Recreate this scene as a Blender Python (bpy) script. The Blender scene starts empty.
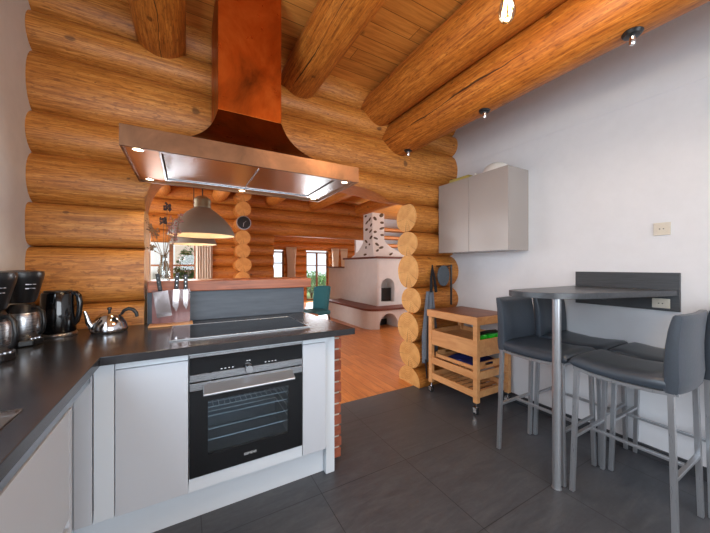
import bpy, bmesh, math, random
from mathutils import Vector, Matrix
random.seed(11)
PI = math.pi
C = bpy.context.scene.collection
sc = bpy.context.scene

# ---------------------------------------------------------------- materials
def lin(c):
    return tuple(((v/255)/12.92 if v/255 <= .04045 else ((v/255+.055)/1.055)**2.4) for v in c) + (1,)

class NT:
    def __init__(s, name):
        s.m = bpy.data.materials.new(name); s.m.use_nodes = True
        s.t = s.m.node_tree; s.n = s.t.nodes; s.b = s.n['Principled BSDF']; s.out = s.n['Material Output']
    def node(s, typ, **kw):
        n = s.n.new(typ)
        for k, v in kw.items():
            if k.startswith('i_'): n.inputs[k[2:].replace('_', ' ')].default_value = v
            else: setattr(n, k, v)
        return n
    def link(s, a, b): s.t.links.new(a, b)
    def ramp(s, src, stops):
        r = s.node('ShaderNodeValToRGB'); e = r.color_ramp.elements
        while len(e) < len(stops): e.new(.5)
        for k, (p, c) in enumerate(stops): e[k].position = p; e[k].color = c
        s.link(src, r.inputs[0]); return r.outputs[0]
    def mix(s, f, a, b, typ='MIX'):
        m = s.node('ShaderNodeMix', data_type='RGBA', blend_type=typ)
        for i, v in ((0, f), (6, a), (7, b)):
            if hasattr(v, 'links'): s.link(v, m.inputs[i])
            else: m.inputs[i].default_value = v
        return m.outputs[2]
    def coords(s, kind='Object', scale=(1, 1, 1), rot=(0, 0, 0)):
        tc = s.node('ShaderNodeTexCoord'); mp = s.node('ShaderNodeMapping')
        mp.inputs['Scale'].default_value = scale; mp.inputs['Rotation'].default_value = rot
        s.link(tc.outputs[kind], mp.inputs['Vector']); return mp.outputs[0]
    def noise(s, vec, scale=5, detail=4, rough=.55, dist=0):
        n = s.node('ShaderNodeTexNoise'); n.inputs['Scale'].default_value = scale
        n.inputs['Detail'].default_value = detail; n.inputs['Roughness'].default_value = rough
        n.inputs['Distortion'].default_value = dist
        s.link(vec, n.inputs['Vector']); return n.outputs[0]
    def math(s, op, a, b=0):
        m = s.node('ShaderNodeMath', operation=op)
        for i, v in enumerate((a, b)):
            if hasattr(v, 'links'): s.link(v, m.inputs[i])
            else: m.inputs[i].default_value = v
        return m.outputs[0]
    def bump(s, h, strength=.2, dist=.01):
        b = s.node('ShaderNodeBump'); b.inputs['Strength'].default_value = strength; b.inputs['Distance'].default_value = dist
        s.link(h, b.inputs['Height']); s.link(b.outputs[0], s.b.inputs['Normal'])
    def set(s, **kw):
        for k, v in kw.items(): s.b.inputs[k.replace('_', ' ')].default_value = v
        return s

def plain(name, col, rough=.5, metal=0, noise=0, nscale=30, bump=0, coat=0, spec=.5):
    t = NT(name); t.set(Roughness=rough, Metallic=metal)
    t.b.inputs['Coat Weight'].default_value = coat; t.b.inputs['Specular IOR Level'].default_value = spec
    v = t.coords('Object')
    f = t.noise(v, nscale, 4)
    c = lin(col); k = noise if noise else .03
    lo = tuple(max(0, x*(1-k)) for x in c[:3])+(1,); hi = tuple(min(1, x*(1+k)) for x in c[:3])+(1,)
    t.link(t.ramp(f, [(.3, lo), (.7, hi)]), t.b.inputs['Base Color'])
    if bump: t.bump(f, bump, .004)
    return t.m

def log_body(name, light, mid, dark, rough=.5, crack=False):
    t = NT(name); t.set(Roughness=rough)
    uv = t.node('ShaderNodeUVMap', uv_map='UVMap').outputs[0]
    def mp(sc_, src=uv):
        m = t.node('ShaderNodeMapping'); m.inputs['Scale'].default_value = sc_; t.link(src, m.inputs['Vector']); return m.outputs[0]
    big = t.noise(mp((1.1, 2.5, 1)), 1.5, 3)
    grain = t.noise(mp((1.3, 22, 1)), 3.0, 6, .65, .6)
    fine = t.noise(mp((3, 60, 1)), 4.0, 4, .6, .2)
    base = t.ramp(grain, [(.28, lin(dark)), (.48, lin(mid)), (.68, lin(light))])
    tint = t.ramp(big, [(.3, (.78, .72, .66, 1)), (.7, (1.08, 1.06, 1.04, 1))])
    col = t.mix(.55, base, tint, 'MULTIPLY')
    col = t.mix(t.ramp(fine, [(.35, (.5, .5, .5, 1)), (.55, (0, 0, 0, 1))]), col, lin(dark))
    fl = t.noise(mp((10, 38, 1)), 2.2, 3, .6)
    col = t.mix(t.ramp(fl, [(.54, (0, 0, 0, 1)), (.66, (.7, .7, .7, 1))]), col, lin(dark))
    # knots
    dv = t.node('ShaderNodeVectorMath', operation='ADD')
    nz = t.node('ShaderNodeTexNoise'); nz.inputs['Scale'].default_value = 9; t.link(uv, nz.inputs['Vector'])
    sc2 = t.node('ShaderNodeVectorMath', operation='SCALE'); sc2.inputs['Scale'].default_value = .035; t.link(nz.outputs[1], sc2.inputs[0])
    t.link(uv, dv.inputs[0]); t.link(sc2.outputs[0], dv.inputs[1])
    vo = t.node('ShaderNodeTexVoronoi', voronoi_dimensions='2D'); vo.inputs['Scale'].default_value = 2.7
    t.link(mp((1.0, 1.15, 1), dv.outputs[0]), vo.inputs['Vector'])
    sep = t.node('ShaderNodeSeparateColor'); t.link(vo.outputs['Color'], sep.inputs[0])
    size = t.math('MULTIPLY', t.math('MAXIMUM', t.math('SUBTRACT', sep.outputs[0], .35), 0), .07)
    rel = t.math('DIVIDE', vo.outputs['Distance'], t.math('ADD', size, .004))
    k = t.ramp(rel, [(.0, (.9, .9, .9, 1)), (.75, (.75, .75, .75, 1)), (1.0, (.35, .35, .35, 1)), (1.0, (0, 0, 0, 1))])
    k2 = t.ramp(t.math('MULTIPLY', rel, .5), [(.55, (.9, .9, .9, 1)), (.8, (.18, .18, .18, 1)), (1, (0, 0, 0, 1))])
    dk = tuple(x*.30 for x in lin(dark)[:3])+(1,)
    col = t.mix(t.math('MULTIPLY', k2, .75), col, dk)
    if crack:
        a = t.node('ShaderNodeUVMap', uv_map='ang').outputs[0]
        sp = t.node('ShaderNodeSeparateXYZ'); t.link(a, sp.inputs[0])
        n1 = t.noise(mp((1.2, 0, 0)), 1.6, 3)
        off = t.math('MULTIPLY', t.math('SUBTRACT', n1, .5), .07)
        d = t.math('ABSOLUTE', t.math('SUBTRACT', t.math('ADD', sp.outputs[1], off), .5))
        n2 = t.noise(mp((.9, 0, 0)), 1.3, 2)
        w = t.math('MAXIMUM', t.math('MULTIPLY', t.math('SUBTRACT', n2, .40), .026), 0)
        m = t.math('LESS_THAN', d, w)
        col = t.mix(t.math('MULTIPLY', m, .88), col, lin((38, 18, 8)))
    t.link(col, t.b.inputs['Base Color'])
    t.bump(t.mix(.5, grain, fine), .18, .006)
    return t.m

def log_end(name, light, dark):
    t = NT(name); t.set(Roughness=.65)
    uv = t.node('ShaderNodeUVMap', uv_map='UVMap').outputs[0]
    L = t.node('ShaderNodeVectorMath', operation='LENGTH'); t.link(uv, L.inputs[0])
    n = t.noise(uv, 9, 3)
    r = t.math('ADD', t.math('MULTIPLY', L.outputs['Value'], 330), t.math('MULTIPLY', n, 14))
    s = t.math('SINE', r)
    col = t.ramp(t.math('ADD', t.math('MULTIPLY', s, .10), t.math('MULTIPLY', n, 1.0)), [(.2, lin(dark)), (.75, lin(light))])
    sp = t.node('ShaderNodeSeparateXYZ'); t.link(uv, sp.inputs[0])
    an = t.math('ARCTAN2', sp.outputs[0], sp.outputs[1])
    rad = t.node('ShaderNodeTexNoise', noise_dimensions='1D'); rad.inputs['Scale'].default_value = 4.5; rad.inputs['Detail'].default_value = 2
    t.link(an, rad.inputs['W'])
    cr = t.math('GREATER_THAN', rad.outputs[0], .70)
    col = t.mix(t.math('MULTIPLY', cr, .55), col, lin((90, 50, 22)))
    t.link(col, t.b.inputs['Base Color']); t.bump(s, .12, .004)
    return t.m

def wood(name, light, dark, scale=(1, 14, 14), rough=.45, planks=None, gap=(60, 35, 18), knots=0, metalmix=0):
    """object-space wood; planks=(width axis index, width, length)"""
    t = NT(name); t.set(Roughness=rough)
    tc = t.node('ShaderNodeTexCoord')
    vec = tc.outputs['Object']
    if planks:
        ax, w, ln = planks      # ax: axis ACROSS the boards (0 or 1)
        sp = t.node('ShaderNodeSeparateXYZ'); t.link(vec, sp.inputs[0])
        ac = t.math('DIVIDE', sp.outputs[ax], w); row = t.math('FLOOR', ac); fr = t.math('FRACT', ac)
        al = t.math('ADD', t.math('DIVIDE', sp.outputs[1-ax], ln), t.math('MULTIPLY', row, .37))
        brd = t.math('FLOOR', al); fl = t.math('FRACT', al)
        cid = t.math('ADD', t.math('MULTIPLY', row, 7.13), t.math('MULTIPLY', brd, 3.71))
        wn = t.node('ShaderNodeTexWhiteNoise', noise_dimensions='1D'); t.link(cid, wn.inputs['W'])
        cb = t.node('ShaderNodeCombineXYZ'); t.link(sp.outputs[0], cb.inputs[0]); t.link(sp.outputs[1], cb.inputs[1]); t.link(cid, cb.inputs[2])
        vec = cb.outputs[0]
    m = t.node('ShaderNodeMapping'); m.inputs['Scale'].default_value = scale; t.link(vec, m.inputs['Vector'])
    g = t.noise(m.outputs[0], 2.2, 6, .62, .7)
    col = t.ramp(g, [(.3, lin(dark)), (.68, lin(light))])
    if planks:
        col = t.mix(.5, col, t.ramp(wn.outputs[0], [(0, (.72, .68, .64, 1)), (1, (1.1, 1.08, 1.05, 1))]), 'MULTIPLY')
        e1 = t.math('LESS_THAN', fr, .035); e2 = t.math('LESS_THAN', fl, .0018)
        col = t.mix(t.math('MULTIPLY', t.math('MAXIMUM', e1, e2), .85), col, lin(gap))
    if knots:
        vo = t.node('ShaderNodeTexVoronoi'); vo.inputs['Scale'].default_value = knots; t.link(vec, vo.inputs['Vector'])
        col = t.mix(t.ramp(vo.outputs['Distance'], [(.05, (.8, .8, .8, 1)), (.11, (0, 0, 0, 1))]), col, tuple(x*.35 for x in lin(dark)[:3])+(1,))
    t.link(col, t.b.inputs['Base Color']); t.bump(g, .08, .003)
    return t.m

def steel(name, col=(178, 180, 184), rough=.28, stretch=(1, 1, 60), metal=1):
    t = NT(name); t.set(Metallic=metal, Roughness=rough)
    v = t.coords('Object', stretch)
    f = t.noise(v, 14, 3)
    c = lin(col)
    t.link(t.ramp(f, [(.3, tuple(x*.93 for x in c[:3])+(1,)), (.7, c)]), t.b.inputs['Base Color'])
    rr = t.ramp(f, [(.3, (rough*.9,)*3+(1,)), (.7, (rough*1.12,)*3+(1,))]); t.link(rr, t.b.inputs['Roughness'])
    return t.m

def emis(name, col, strength, base=(240, 235, 225)):
    t = NT(name); t.set(Roughness=.5); t.b.inputs['Base Color'].default_value = lin(base)
    t.b.inputs['Emission Color'].default_value = lin(col); t.b.inputs['Emission Strength'].default_value = strength
    return t.m

def pane(name, tint=(1, 1, 1), gloss=.08, rough=.02):
    t = NT(name); t.n.remove(t.b)
    tr = t.node('ShaderNodeBsdfTransparent'); tr.inputs[0].default_value = (*tint, 1)
    gl = t.node('ShaderNodeBsdfGlossy'); gl.inputs['Roughness'].default_value = rough
    lw = t.node('ShaderNodeLayerWeight'); lw.inputs[0].default_value = .35
    f = t.math('ADD', t.math('MULTIPLY', lw.outputs['Fresnel'], .6), gloss)
    mx = t.node('ShaderNodeMixShader'); t.link(f, mx.inputs[0]); t.link(tr.outputs[0], mx.inputs[1]); t.link(gl.outputs[0], mx.inputs[2])
    t.link(mx.outputs[0], t.out.inputs[0]); return t.m

M = {}
M['log'] = log_body('log_wood', (224, 158, 80), (198, 126, 52), (132, 74, 26))
M['beam'] = log_body('beam_wood', (220, 144, 60), (190, 110, 36), (118, 60, 16), crack=True)
M['end'] = log_end('log_end_grain', (232, 182, 110), (192, 132, 66))
M['cut'] = wood('sawn_arch_wood', (206, 136, 68), (166, 100, 44), (6, 30, 30), .7)
M['far_log'] = log_body('far_log_wood', (218, 150, 72), (194, 120, 46), (138, 76, 26))
M['far_end'] = log_end('far_log_end_grain', (226, 166, 92), (192, 124, 58))
M['plaster'] = plain('white_plaster', (212, 212, 215), .85, 0, .02, 12, .04)
M['plaster_left'] = plain('left_plaster', (214, 209, 203), .85, 0, .03, 12, .06)
M['stove_plaster'] = plain('stove_plaster', (232, 232, 230), .85, 0, .03, 8, .1)
M['lacquer'] = plain('white_lacquer', (196, 199, 205), .38, 0, .01, 3)
M['lacquer_edge'] = plain('pale_lacquer', (214, 220, 226), .3, 0, .01, 3)
M['channel'] = steel('aluminium_channel', (176, 182, 190), .35)
M['taupe'] = plain('taupe_gloss', (158, 150, 145), .22, 0, .01, 3)
M['ceiling'] = wood('pine_ceiling', (232, 160, 78), (190, 116, 46), (1.2, 16, 3), .45, (1, .135, 2.6), (96, 50, 18), 3.2)
M['parquet'] = wood('parquet', (222, 148, 80), (190, 114, 54), (14, 1.5, 3), .28, (0, .12, 1.4), (120, 62, 26))
M['trim_wood'] = wood('ledge_wood', (186, 108, 70), (128, 66, 40), (1.2, 14, 14), .35)
M['beech'] = wood('beech', (222, 166, 110), (200, 138, 84), (8, 1.3, 8), .5)
M['butcher'] = wood('butcher_top', (150, 92, 56), (104, 60, 36), (18, 1.5, 8), .4)
M['knife_wood'] = wood('knife_block_wood', (158, 112, 108), (116, 74, 72), (26, 26, 1.2), .45)
M['steel'] = steel('brushed_steel')
M['steel_leg'] = steel('stool_steel', (172, 174, 178), .3, (40, 40, 1), .7)
M['steel_hood'] = steel('hood_filter_steel', (190, 192, 196), .22, (60, 1, 1))
M['chrome'] = steel('chrome', (215, 215, 218), .1)
M['black'] = plain('black_plastic', (22, 22, 24), .3)
M['kettle_black'] = plain('kettle_black_gloss', (10, 11, 14), .1, coat=.6)
M['black_glass'] = plain('black_glass', (9, 10, 14), .05, 0, .02, 3)
M['leather'] = plain('slate_leather', (60, 67, 76), .36, 0, .08, 90, .12)
M['table'] = wood('dark_laminate', (70, 72, 76), (50, 52, 56), (30, 3, 30), .3)
M['table_side'] = wood('black_laminate', (58, 60, 64), (42, 43, 46), (60, 3, 60), .45)
M['rubber'] = plain('rubber', (30, 30, 32), .7)
M['white'] = plain('white_plastic', (225, 222, 215), .35)
M['socket'] = plain('socket_cream', (204, 194, 178), .4)
M['socket_dark'] = plain('socket_hole', (70, 64, 58), .5)
M['green'] = plain('green_plastic', (30, 190, 40), .35)
M['blue'] = plain('blue_cloth', (18, 26, 92), .8, 0, .15, 60, .2)
M['apron'] = plain('grey_apron_cloth', (108, 116, 128), .9, 0, .12, 60, .2)
M['mitt'] = plain('grey_quilted_cloth', (76, 84, 92), .9, 0, .15, 50, .3)
M['dark_cloth'] = plain('black_cloth', (22, 22, 28), .85)
M['curtain'] = plain('beige_curtain', (214, 200, 184), .9, 0, .05, 20, .05)
M['frame'] = wood('window_frame_wood', (150, 96, 56), (112, 66, 36), (6, 6, 6), .5)
M['slate'] = plain('slate_shelf', (112, 58, 42), .5, 0, .15, 12)
M['stone'] = plain('field_stone', (98, 84, 66), .8, 0, .3, 20, .3)
M['soot'] = plain('stove_iron', (12, 11, 12), .5)
M['lamp_shade'] = plain('taupe_shade', (114, 107, 96), .55)
M['lamp_in'] = plain('cream_shade_inside', (226, 204, 172), .6)
M['lamp_cap'] = plain('brass_cap', (122, 108, 82), .4, .5)
M['bulb'] = emis('warm_bulb', (255, 214, 150), 5)
M['filament'] = emis('filament', (255, 190, 100), 60)
M['spot'] = emis('spot_disc', (255, 232, 190), 9)
M['teal'] = plain('teal_fabric', (48, 112, 122), .85, 0, .1, 60, .1)
M['ochre'] = plain('ochre_cushion', (196, 128, 84), .9, 0, .1, 40)
M['leaf'] = plain('green_leaves', (92, 158, 62), .6, 0, .4, 6)
M['grass'] = plain('garden_grass', (120, 150, 88), .9, 0, .2, 3)
M['facade'] = plain('pale_facade', (226, 230, 232), .8)
M['twig'] = plain('dried_stem', (128, 98, 70), .8)
M['bloom'] = plain('dried_bloom', (70, 52, 48), .9, 0, .3, 50)
M['bloom_pink'] = plain('pink_dried_bloom', (168, 112, 104), .9, 0, .3, 50)
M['clock'] = plain('clock_face', (16, 16, 18), .3)
M['glass'] = pane('clear_glass', (.97, .98, .98), .03)
M['glass_oven'] = pane('oven_window_glass', (.62, .68, .72), .04)
M['acrylic'] = pane('acrylic', (.97, .95, .95), .0, .05)
M['glass_vase'] = pane('vase_glass', (.86, .88, .86), .1)
M['rack'] = plain('oven_rack', (190, 196, 200), .3, .8)
M['cavity'] = plain('oven_cavity', (120, 132, 142), .4, .2, .1, 10)
M['mark'] = plain('white_print', (220, 222, 226), .5)
M['mortar'] = plain('mortar', (196, 186, 174), .9, 0, .15, 30, .3)
M['brick'] = plain('red_brick', (158, 86, 62), .85, 0, .3, 14, .4)
M['yellow_box'] = plain('olive_box', (176, 160, 84), .6)
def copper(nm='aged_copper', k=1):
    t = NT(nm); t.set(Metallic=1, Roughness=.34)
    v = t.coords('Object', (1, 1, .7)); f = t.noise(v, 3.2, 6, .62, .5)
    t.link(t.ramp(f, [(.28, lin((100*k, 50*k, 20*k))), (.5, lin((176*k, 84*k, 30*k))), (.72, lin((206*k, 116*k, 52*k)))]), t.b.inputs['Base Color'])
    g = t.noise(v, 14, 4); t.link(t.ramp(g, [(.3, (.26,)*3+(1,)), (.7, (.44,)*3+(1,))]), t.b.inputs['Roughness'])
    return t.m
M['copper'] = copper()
M['dark_reflection_copper'] = copper('dark_reflection_copper', .6)  # copper darkened in its colour for the dark it reflects from below
def bronze():
    t = NT('brown_patina'); t.set(Metallic=.9, Roughness=.42)
    f = t.noise(t.coords('Object'), 4, 6, .6, .5)
    t.link(t.ramp(f, [(.25, lin((84, 60, 44))), (.5, lin((122, 86, 62))), (.75, lin((160, 112, 80)))]), t.b.inputs['Base Color'])
    return t.m
M['bronze'] = bronze()
M['hood_side'] = plain('copper_log_reflection', (216, 138, 70), .3, .45, .08, 8)  # copper lightened to orange, the reflected logs put into its colour
def counter():
    t = NT('dark_worktop'); t.set(Roughness=.24)
    f = t.noise(t.coords('Object', (3, 3, 3)), 4, 8, .7, .4); g = t.noise(t.coords('Object'), 60, 4)
    c = t.ramp(f, [(.3, lin((38, 37, 40))), (.55, lin((46, 45, 47))), (.75, lin((56, 54, 55)))])
    t.link(c, t.b.inputs['Base Color']); t.b.inputs['Roughness'].default_value = .22
    return t.m
M['counter'] = counter()
def splash():
    t = NT('slate_splashback'); t.set(Roughness=.4)
    f = t.noise(t.coords('Object', (1, 8, 8)), 5, 5, .6)
    t.link(t.ramp(f, [(.3, lin((70, 76, 86))), (.7, lin((86, 94, 104)))]), t.b.inputs['Base Color']); return t.m
M['splash'] = splash()
def tile():
    t = NT('anthracite_tile'); t.set(Roughness=.42)
    tc = t.node('ShaderNodeTexCoord'); sp = t.node('ShaderNodeSeparateXYZ'); t.link(tc.outputs['Object'], sp.inputs[0])
    fx = t.math('FRACT', t.math('DIVIDE', t.math('ADD', sp.outputs[0], 60-.07), .6)); fy = t.math('FRACT', t.math('DIVIDE', t.math('ADD', sp.outputs[1], 60-.965), .6))
    gx = t.math('LESS_THAN', t.math('ABSOLUTE', t.math('SUBTRACT', fx, .5)), .4965); gy = t.math('LESS_THAN', t.math('ABSOLUTE', t.math('SUBTRACT', fy, .5)), .4965)
    g = t.math('MULTIPLY', gx, gy)
    n1 = t.noise(t.coords('Object', (2, 9, 1)), 2.2, 8, .7, .8); n2 = t.noise(t.coords('Object'), 45, 4)
    c = t.ramp(n1, [(.25, lin((58, 60, 65))), (.5, lin((72, 74, 79))), (.8, lin((90, 91, 94)))])
    c = t.mix(.2, c, t.ramp(n2, [(.3, (.5, .5, .5, 1)), (.7, (1, 1, 1, 1))]), 'MULTIPLY')
    c = t.mix(g, lin((40, 40, 42)), c); t.link(c, t.b.inputs['Base Color'])
    t.link(t.ramp(n1, [(.3, (.36,)*3+(1,)), (.7, (.5,)*3+(1,))]), t.b.inputs['Roughness'])
    t.bump(n1, .1, .003); return t.m
M['tile'] = tile()

# ---------------------------------------------------------------- mesh helpers
W = {}
def link_obj(name, bm, mats, parent=None, loc=None, bevel=0, smooth=False, seg=2, sub=0, rot=None):
    me = bpy.data.meshes.new(name)
    off = Vector((0, 0, 0))
    if parent is not None: off = W[parent.name].copy()
    elif loc is not None: off = Vector(loc)
    if off.length: bmesh.ops.translate(bm, verts=bm.verts, vec=-off)
    bmesh.ops.recalc_face_normals(bm, faces=bm.faces)
    bm.to_mesh(me); bm.free()
    o = bpy.data.objects.new(name, me); C.objects.link(o)
    for m in (mats if isinstance(mats, (list, tuple)) else [mats]): me.materials.append(M[m])
    if parent is not None: o.parent = parent; W[o.name] = off
    else: o.location = off; W[o.name] = off
    if smooth:
        for p in me.polygons: p.use_smooth = True
        try: me.set_sharp_from_angle(angle=math.radians(38))
        except Exception: pass
    if bevel:
        b = o.modifiers.new('bevel', 'BEVEL'); b.width = bevel; b.segments = seg; b.limit_method = 'ANGLE'; b.angle_limit = math.radians(40)
    if sub:
        s = o.modifiers.new('sub', 'SUBSURF'); s.levels = sub; s.render_levels = sub
    return o
def tag(o, label, cat, group=None, kind=None):
    o['label'] = label; o['category'] = cat
    if group: o['group'] = group
    if kind: o['kind'] = kind
    return o
def root(name, loc, label, cat, group=None):
    o = bpy.data.objects.new(name, None); o.empty_display_size = .05; C.objects.link(o); o.location = loc; W[o.name] = Vector(loc)
    return tag(o, label, cat, group)
def struct(name, bm, mats, **kw):
    o = link_obj(name, bm, mats, **kw); o['kind'] = 'structure'; return o
def part_label(o, s): o['label'] = s; return o

def B(): 
    bm = bmesh.new(); bm.loops.layers.uv.new('UVMap'); return bm
def box(bm, x0, x1, y0, y1, z0, z1, mi=0, mat=None):
    vs = [bm.verts.new((x, y, z)) for x in (x0, x1) for y in (y0, y1) for z in (z0, z1)]
    if mat is not None:
        for v in vs: v.co = mat @ v.co
    fs = []
    for q in ((0, 1, 3, 2), (4, 6, 7, 5), (0, 4, 5, 1), (2, 3, 7, 6), (0, 2, 6, 4), (1, 5, 7, 3)):
        f = bm.faces.new([vs[i] for i in q]); f.material_index = mi; fs.append(f)
    return vs
def bx(*a, **k): bm = B(); box(bm, *a, **k); return bm
def bar(bm, p0, p1, w, h=None, mi=0, up=(0, 0, 1)):
    p0 = Vector(p0); p1 = Vector(p1); h = h or w; d = (p1-p0); L = d.length; d.normalize()
    u = Vector(up)
    if abs(d.dot(u)) > .98: u = Vector((0, 1, 0))
    s = d.cross(u).normalized(); t = s.cross(d)
    vs = []
    for e in (p0, p1):
        for a, b in ((-1, -1), (1, -1), (1, 1), (-1, 1)): vs.append(bm.verts.new(e+s*(a*w/2)+t*(b*h/2)))
    for q in ((0, 3, 2, 1), (4, 5, 6, 7), (0, 1, 5, 4), (1, 2, 6, 5), (2, 3, 7, 6), (3, 0, 4, 7)):
        bm.faces.new([vs[i] for i in q]).material_index = mi
def tube(bm, pts, r, n=10, mi=0, closed=False):
    pts = [Vector(p) for p in pts]; rs = r if isinstance(r, (list, tuple)) else [r]*len(pts)
    rings = []; prev = None
    for i, p in enumerate(pts):
        a = pts[(i-1) % len(pts)] if (i > 0 or closed) else p; b = pts[(i+1) % len(pts)] if (i < len(pts)-1 or closed) else p
        d = (b-a).normalized()
        if prev is None:
            u = Vector((0, 0, 1)) if abs(d.z) < .9 else Vector((1, 0, 0)); s = d.cross(u).normalized()
        else: s = (prev-d*prev.dot(d)).normalized()
        prev = s; t = d.cross(s)
        rings.append([bm.verts.new(p+(s*math.cos(k*2*PI/n)+t*math.sin(k*2*PI/n))*rs[i]) for k in range(n)])
    m = len(rings)
    for i in range(m if closed else m-1):
        A, D = rings[i], rings[(i+1) % m]
        for k in range(n): bm.faces.new((A[k], A[(k+1) % n], D[(k+1) % n], D[k])).material_index = mi
    if not closed:
        bm.faces.new(rings[0][::-1]).material_index = mi; bm.faces.new(rings[-1]).material_index = mi
def cyl(bm, c, r, z0, z1, n=24, r2=None, mi=0):
    tube(bm, [(c[0], c[1], z0), (c[0], c[1], z1)], [r, r if r2 is None else r2], n, mi)
def lathe(bm, c, prof, n=32, mi=0, axis='z', sx=1, sy=1, caps=True):
    rings = []
    for r, z in prof:
        ring = []
        for k in range(n):
            a = k*2*PI/n; x, y = r*math.cos(a)*sx, r*math.sin(a)*sy
            p = (c[0]+x, c[1]+y, c[2]+z) if axis == 'z' else ((c[0]+z, c[1]+x, c[2]+y) if axis == 'x' else (c[0]+x, c[1]+z, c[2]+y))
            ring.append(bm.verts.new(p))
        rings.append(ring)
    for A, D in zip(rings, rings[1:]):
        for k in range(n): bm.faces.new((A[k], A[(k+1) % n], D[(k+1) % n], D[k])).material_index = mi
    if caps and prof[0][0] > 1e-5: bm.faces.new(rings[0][::-1]).material_index = mi
    if caps and prof[-1][0] > 1e-5: bm.faces.new(rings[-1]).material_index = mi
    bmesh.ops.remove_doubles(bm, verts=[v for r_ in rings for v in r_], dist=1e-6)
def prism(bm, poly, z0, z1, mi=0):
    a = [bm.verts.new((x, y, z0)) for x, y in poly]; b = [bm.verts.new((x, y, z1)) for x, y in poly]; n = len(poly)
    bm.faces.new(a[::-1]).material_index = mi; bm.faces.new(b).material_index = mi
    for i in range(n): bm.faces.new((a[i], a[(i+1) % n], b[(i+1) % n], b[i])).material_index = mi

def wob(seed, amp):
    r = random.Random(seed); ph = [(r.uniform(.6, 1.4), r.uniform(0, 6.3)), (r.uniform(1.8, 3.2), r.uniform(0, 6.3)), (r.uniform(4, 6), r.uniform(0, 6.3))]
    return lambda t: amp*(.6*math.sin(ph[0][0]*t+ph[0][1])+.3*math.sin(ph[1][0]*t+ph[1][1])+.12*math.sin(ph[2][0]*t+ph[2][1]))
def log(bm, axis, a, b, cross, zc, rr, rz, seed=0, clamp=None, seg=.08, n=28, taper=(1, 1), amp=.012, tilt=0, round_end=(0, 0), angoff=0.0, sq=1.0):
    """horizontal log along axis 0/1 from a to b; clamp(t)->lowest z allowed"""
    uvl = bm.loops.layers.uv['UVMap']; al = bm.loops.layers.uv.get('ang') or bm.loops.layers.uv.new('ang')
    uvl = bm.loops.layers.uv['UVMap']
    N = max(2, int((b-a)/seg)); w1 = wob(seed*7+1, amp); w2 = wob(seed*7+2, amp*.6); wr = wob(seed*7+3, .035)
    rnd = random.Random(seed); ou, ov = rnd.uniform(0, 50), rnd.uniform(0, 50)
    rings = []; cut = set()
    for i in range(N+1):
        t = a+(b-a)*i/N; f = i/N; s = (taper[0]*(1-f)+taper[1]*f)*(1+wr(t))
        for e, q in ((0, i), (1, N-i)):
            if round_end[e] and q*seg < round_end[e]:
                k = 1-q*seg/round_end[e]; s *= math.sqrt(max(.12, 1-k*k*.9))
        ring = []
        for k in range(n):
            g = 2*PI*k/n
            cg, sg = math.cos(g), math.sin(g); cg = math.copysign(abs(cg)**sq, cg); sg = math.copysign(abs(sg)**min(1, sq*1.25), sg)
            c = cross+w1(t)+cg*rr*s; z = zc+tilt*(f-.5)+w2(t)*.4+sg*rz*s
            hit = bool(clamp) and clamp(t) > z
            if hit: z = clamp(t)
            ring.append(bm.verts.new((t, c, z) if axis == 0 else (c, t, z)))
            if hit: cut.add(ring[-1])
        rings.append(ring)
    for i in range(N):
        for k in range(n):
            f = bm.faces.new((rings[i][k], rings[i][(k+1) % n], rings[i+1][(k+1) % n], rings[i+1][k])); f.smooth = True
            if cut and all(v in cut for v in f.verts): f.material_index = 2; f.smooth = False
            for lp, (ii, kk) in zip(f.loops, ((i, k), (i, k+1), (i+1, k+1), (i+1, k))):
                tt = a+(b-a)*ii/N; lp[uvl].uv = (tt+ou, kk/n*2*PI*rr+ov); lp[al].uv = (tt, ((kk/n+angoff) if k/n+angoff < 1 else kk/n+angoff-1))
    for idx, e in ((0, a), (N, b)):
        f = bm.faces.new(rings[idx] if idx else rings[idx][::-1]); f.material_index = 1
        for lp in f.loops:
            cc = lp.vert.co; lp[uvl].uv = ((cc[1-axis]-cross), cc.z-zc)
def log_wall(name, axis, lo, hi, cross, courses, mats, rr=.17, holes=(), clampfn=None, seed=1, label=None, over=1.10, skipfn=None, sqd=.78):
    bm = B()
    for ci in range(len(courses)-1):
        z0, z1 = courses[ci], courses[ci+1]; zc = (z0+z1)/2; rz = (z1-z0)/2*over
        segs = [(lo, hi)]
        for (h0, h1, hz0, hz1) in holes:
            if zc > hz0 and zc < hz1:
                new = []
                for s0, s1 in segs:
                    j = random.uniform(-.03, .03) if clampfn else 0
                    if h0 > s0 and h0 < s1: new.append((s0, h0))
                    if h1 > s0 and h1 < s1: new.append((h1+j, s1))
                    if not (h0 < s1 and h1 > s0): new.append((s0, s1))
                segs = new
        if skipfn: segs = skipfn(ci, z0, z1, segs)
        for k, (s0, s1) in enumerate(segs):
            q, cl, rzz, aa, sg_ = sqd, clampfn, rz, .012, (.04 if clampfn else .08)
            if clampfn is arch:
                sg_ = .015 if k == 0 and 1.6 < zc < 2.0 else (.03 if 1.6 < zc < 2.3 else .08)
                if zc < 1.6: cl = None
                if k == 0 and zc < 1.7: q = .38; rzz = (z1-z0)/2*1.01; aa = .004
                if k == 1 and zc < 1.95: cl = None; q = 1.0; rzz = (z1-z0)/2*1.03
            log(bm, axis, s0, s1, cross, zc, rr*random.uniform(.96, 1.03), rzz, seed=seed*100+ci*3+k*50, clamp=cl, sq=q, amp=aa, seg=sg_)
    o = struct(name, bm, mats)
    o.data.set_sharp_from_angle(angle=math.radians(40)); return o

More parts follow.
